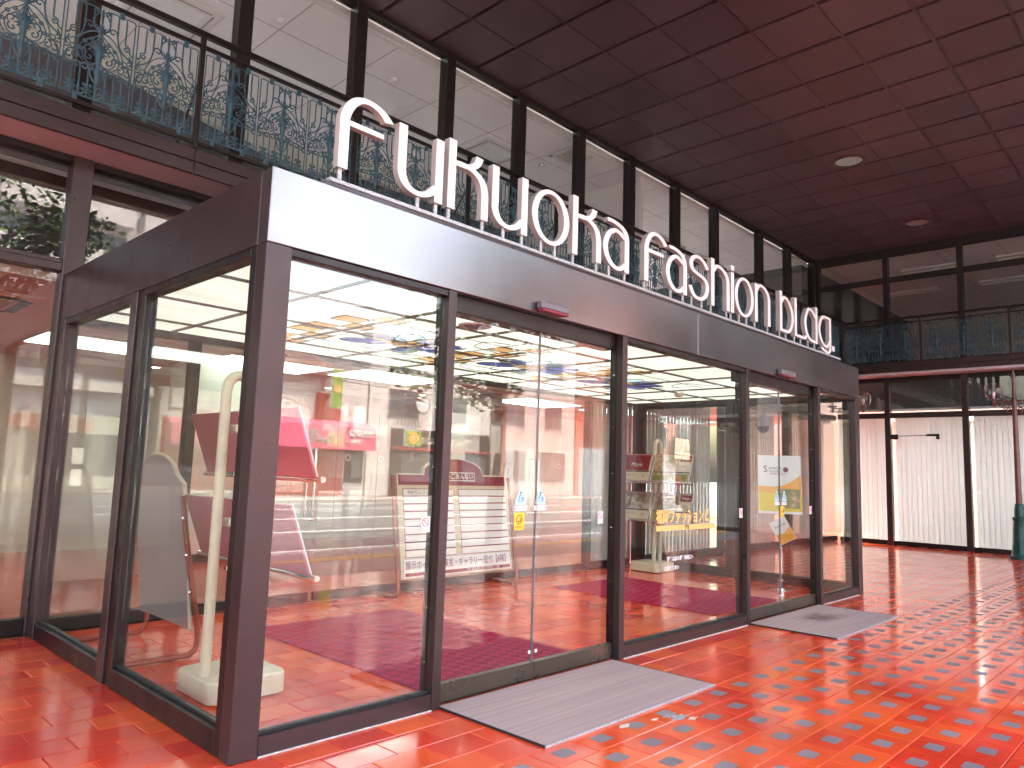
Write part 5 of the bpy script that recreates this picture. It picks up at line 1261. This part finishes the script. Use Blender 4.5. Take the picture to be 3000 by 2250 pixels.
for q in range(4):
    f = box('window', (0.6 + q * 2.0, 0.0, 6.8), (2.0 + q * 2.0, 0.05, 8.4), M_WIN, ls)
building('pink plastered building right of the restaurant', 27.7, 35.0, -36, 9.6, bmat('pink_plaster', (0.48, 0.41, 0.40)), ((1, 2.6, 4, 5.4), (4.4, 6, 4, 5.4), (1, 2.6, 7, 8.4), (4.4, 6, 7, 8.4), (0.8, 2.8, 0.8, 2.6), (4, 6.4, 0.8, 2.6)))
bt_ = building('terracotta ribbed building with vertical white sign by the junction', 35.2, 47, -40, 15, M_TERRA, ((8.6, 10.4, 3.4, 5.0), (8.6, 10.4, 6.5, 8.0)))
for k in range(52): box('rib', (0.1 + k * 0.15, 0.0, 3.2), (0.16 + k * 0.15, 0.06, 14.8), M_TERRA, bt_)
box('shop_front', (0.2, 0.0, 0), (11.6, 0.1, 3.0), M_GREYC, bt_); box('white_board', (3.6, 0.07, 3.6), (5.2, 0.3, 7.0), M_BOARDW, bt_)
vs = thing('vertical_sign', 'white vertical sign board with black characters on the terracotta building', 'sign', (44.0, YF + 0.5, 0))
box('panel', (-0.5, -0.3, 5.5), (0.5, 0.3, 10.5), M_BOARDW, vs, 0.03)
for k, ch in enumerate('博多華味鳥'): text('lettering', ch, 0.7, M_INK, vs, (0, 0.31, 9.9 - k * 0.95), rot=(R(90), 0, R(180)))
te = building('pale teal glass building beyond the junction', 49.0, 70.0, -50, 16, M_TEAL, tuple((1 + 3.3 * a, 3.7 + 3.3 * a, 4 + 3 * b_, 6.2 + 3 * b_) for a in range(6) for b_ in range(4)))
box('shop_front', (0.3, 0, 0), (20.5, 0.1, 3.3), M_GREYC, te)
for k in range(6): box('shop_window', (1 + k * 3.3, 0.101, 0.5), (3.6 + k * 3.3, 0.13, 2.7), M_TEAL, te)
bo = thing('billboard', 'cream gridded tenant board beside the junction', 'sign', (48.5, YF + 0.4, 0))
box('backing', (-2.6, 0, 2.6), (2.6, 0.1, 4.3), M_BLACKS, bo)
for a in range(3):
    for b_ in range(5): box('tenant_plate', (-2.5 + a * 1.7, 0.101, 2.7 + b_ * 0.31), (-0.86 + a * 1.7, 0.13, 2.97 + b_ * 0.31), M_BOARDC, bo)

# traffic signal, cycle sign, van, planter, trees
ts = thing('traffic_signal', 'horizontal traffic signal showing green on a brown pole', 'traffic light', (33.0, -16.6 + 9.2, 0))
obj('pole', MB().lathe([(0.12, 0), (0.10, 4), (0.08, 7)], n=12), M_LAMPB, ts, 40)
obj('arm', MB().tube([(0, 0, 5.0), (2.4, 0, 5.1)], 0.05), M_GREYC, ts)
hd = obj('head', MB().bevbox((0.9, -0.12, 4.55), (2.5, 0.12, 5.0), 0.1), M_GREYC, ts)
for k, m in enumerate((M_BLACKS, M_BLACKS, L_SIGG)): obj('lens', MB().lathe([(0.17, 0), (0.17, 0.03), (0.05, 0.06)], n=18), m, hd, 40, loc=(1.2 + k * 0.48, 0.12, 4.78), rot=(R(-90), 0, 0))
pdl = obj('pedestrian_head', MB().bevbox((-0.75, -0.1, 2.9), (-0.3, 0.1, 3.8), 0.05), M_BOARDW, ts); obj('lens', MB().box((-0.68, 0.1, 3.4), (-0.37, 0.12, 3.72)), L_SIGR, pdl)
cs = thing('cycle_sign', 'blue and white bicycle road sign by the kerb', 'sign', (25.0, -6.6, 0))
obj('post', MB().tube([(0, 0, 0), (0, 0, 3.0)], 0.035), M_GREYC, cs); pnl = obj('plate', MB().bevbox((-0.30, 0.04, 2.15), (0.30, 0.06, 2.95), 0.01), M_BOARDW, cs)
box('blue_field', (-0.27, 0.061, 2.33), (0.27, 0.066, 2.70), M_BLUE, pnl); box('red_field', (-0.29, 0.0605, 2.31), (0.29, 0.0645, 2.72), M_RED, pnl)
for s in (-0.12, 0.12): obj('wheel', MB().tube([(s + 0.085 * math.cos(k * math.pi / 7), 0.07, 2.47 + 0.085 * math.sin(k * math.pi / 7)) for k in range(14)], 0.012, 5, closed=True), M_BOARDW, pnl)
text('lettering', '自転車', 0.13, M_BLUE, pnl, (0, 0.064, 2.83), rot=(R(90), 0, R(180)))
van = thing('van', 'dark brown van driving past on the street', 'van', (27.8, -12.3, -0.13))
prof = [(-2.3, 0.35), (2.3, 0.35), (2.35, 0.9), (2.1, 1.05), (1.3, 1.15), (0.65, 1.85), (0.2, 1.95), (-2.1, 1.95), (-2.32, 1.6)]
obj('body', MB().prism(prof, -0.85, 0.85), mat('van_paint', (0.045, 0.032, 0.032), 0.15, 0.3, coat=0.6), van)
for s in (-0.853, 0.853):
    obj('side_window', MB().prism([(-2.0, 1.2), (-0.1, 1.2), (-0.1, 1.8), (-2.0, 1.8)], s - 0.004, s + 0.004), M_WIN, van); obj('side_window', MB().prism([(0.0, 1.2), (1.1, 1.2), (0.58, 1.78), (0.0, 1.8)], s - 0.004, s + 0.004), M_WIN, van)
    for x in (-1.45, 1.45):
        wh = obj('wheel', MB().lathe([(0.2, -0.11), (0.33, -0.1), (0.34, 0), (0.33, 0.1), (0.2, 0.11)], n=20), M_RUBBER, van, 40, loc=(x, s * 0.93, 0.34), rot=(R(90), 0, 0)); obj('rim', MB().lathe([(0.19, -0.115), (0.21, 0), (0.19, 0.115)], n=12), M_CHROME, wh)
    box('tail_light', (-2.36, s * 0.8 - 0.08, 0.95), (-2.29, s * 0.8 + 0.08, 1.5), M_RED, van); box('headlight', (2.28, s * 0.75 - 0.12, 0.75), (2.36, s * 0.75 + 0.12, 0.92), M_BOARDW, van)
obj('windscreen', MB().add([(1.24, -0.75, 1.2), (1.24, 0.75, 1.2), (0.68, 0.7, 1.83), (0.68, -0.7, 1.83)], [(0, 1, 2, 3)]), M_WIN, van)
def leaves(mb, c, rad, n, size, zs=1.0):
    for k in range(n):
        while True:
            p = Vector((random.uniform(-1, 1), random.uniform(-1, 1), random.uniform(-1, 1)))
            if 0.25 < p.length < 1: break
        p = Vector((p.x * rad, p.y * rad, p.z * rad * zs)) + Vector(c)
        a = Vector((random.gauss(0, 1), random.gauss(0, 1), random.gauss(0, 0.5))).normalized() * size * random.uniform(0.6, 1.3); b = a.cross(Vector((random.gauss(0, 1), random.gauss(0, 1), random.gauss(0, 1)))).normalized() * a.length * 0.5
        mb.add([p - a, p + b, p + a, p - b], [(0, 1, 2, 3)])
def tree(label, x, y, h, rad):
    t = thing('street_tree', label, 'tree', (x, y, 0), 0, 'street trees along the kerb')
    tr = MB().tube([(0, 0, -0.1), (0.05, 0, h * 0.3), (0.0, 0.1, h * 0.6), (0.1, 0, h * 0.9)], [0.17, 0.14, 0.10, 0.03], 9); cr = MB()
    for k in range(15):
        a = random.uniform(0, 6.28); z0 = h * random.uniform(0.36, 0.75); L = rad * random.uniform(0.6, 1.0); e = (math.cos(a) * L, math.sin(a) * L, z0 + random.uniform(0.4, 1.6))
        tr.tube([(0.03, 0.03, z0), (e[0] * 0.5, e[1] * 0.5, z0 + (e[2] - z0) * 0.6), e], [0.06, 0.04, 0.012], 6)
        leaves(cr, e, rad * 0.42, 150, 0.09, 0.7); leaves(cr, (e[0] * 0.5, e[1] * 0.5, (z0 + e[2]) / 2 + 0.2), rad * 0.35, 60, 0.09, 0.7)
    leaves(cr, (0, 0, h * 0.92), rad * 0.5, 160, 0.09)
    obj('trunk', tr, M_TRUNK, t, 50); obj('crown', cr, M_LEAF, t)
for k, (x, y, h, r_) in enumerate(((8.3, -6.5, 6.4, 1.8), (19.0, -6.5, 6.0, 1.7), (1.2, -6.6, 7.0, 1.7), (31.0, -8.6 + 2, 6.5, 2.0), (2.5, -24.4, 6.0, 1.7))):
    tree(('leafy street tree opposite the far end of the entrance', 'leafy street tree beyond the wing', 'leafy street tree behind the camera', 'leafy street tree near the junction', 'leafy street tree on the far pavement')[k], x, y, h, r_)
pt = thing('planter', 'low concrete planter with clipped shrub at the pavement edge', 'planter', (17.8, -5.8, 0))
obj('box', MB().bevbox((-0.9, -0.35, 0), (0.9, 0.35, 0.45), 0.03), M_GREYC, pt); sh = MB(); leaves(sh, (0, 0, 0.8), 0.55, 700, 0.05, 0.8); leaves(sh, (-0.5, 0, 0.7), 0.4, 400, 0.05, 0.8); leaves(sh, (0.5, 0, 0.75), 0.4, 400, 0.05, 0.8); obj('shrub', sh, M_LEAF, pt)
wires = thing('overhead_cables', 'bundle of black overhead cables along the far side of the street', 'cables', (0, -23.8, 0))
for k in range(7):
    z = 5.2 + k * 0.32; pts = [(x, -0.1 * k, z - 0.35 * math.sin(math.pi * ((x + 20) % 30) / 30)) for x in range(-20, 62, 3)]
    obj('cable', MB().tube(pts, 0.018, 5), M_BLACKS, wires)
for x in (-20, 10, 40):
    up = thing('utility_pole', {-20: 'grey concrete utility pole far to the left on the far pavement', 10: 'grey concrete utility pole opposite the awning shop', 40: 'grey concrete utility pole near the terracotta building'}[x], 'pole', (x, -24.1, 0), 0, 'utility poles on the far pavement')
    obj('shaft', MB().lathe([(0.17, -0.1), (0.12, 10)], n=12), M_GREYC, up, 40); box('crossarm', (-0.05, -0.5, 7.4), (0.05, 0.9, 7.5), M_GREYC, up)
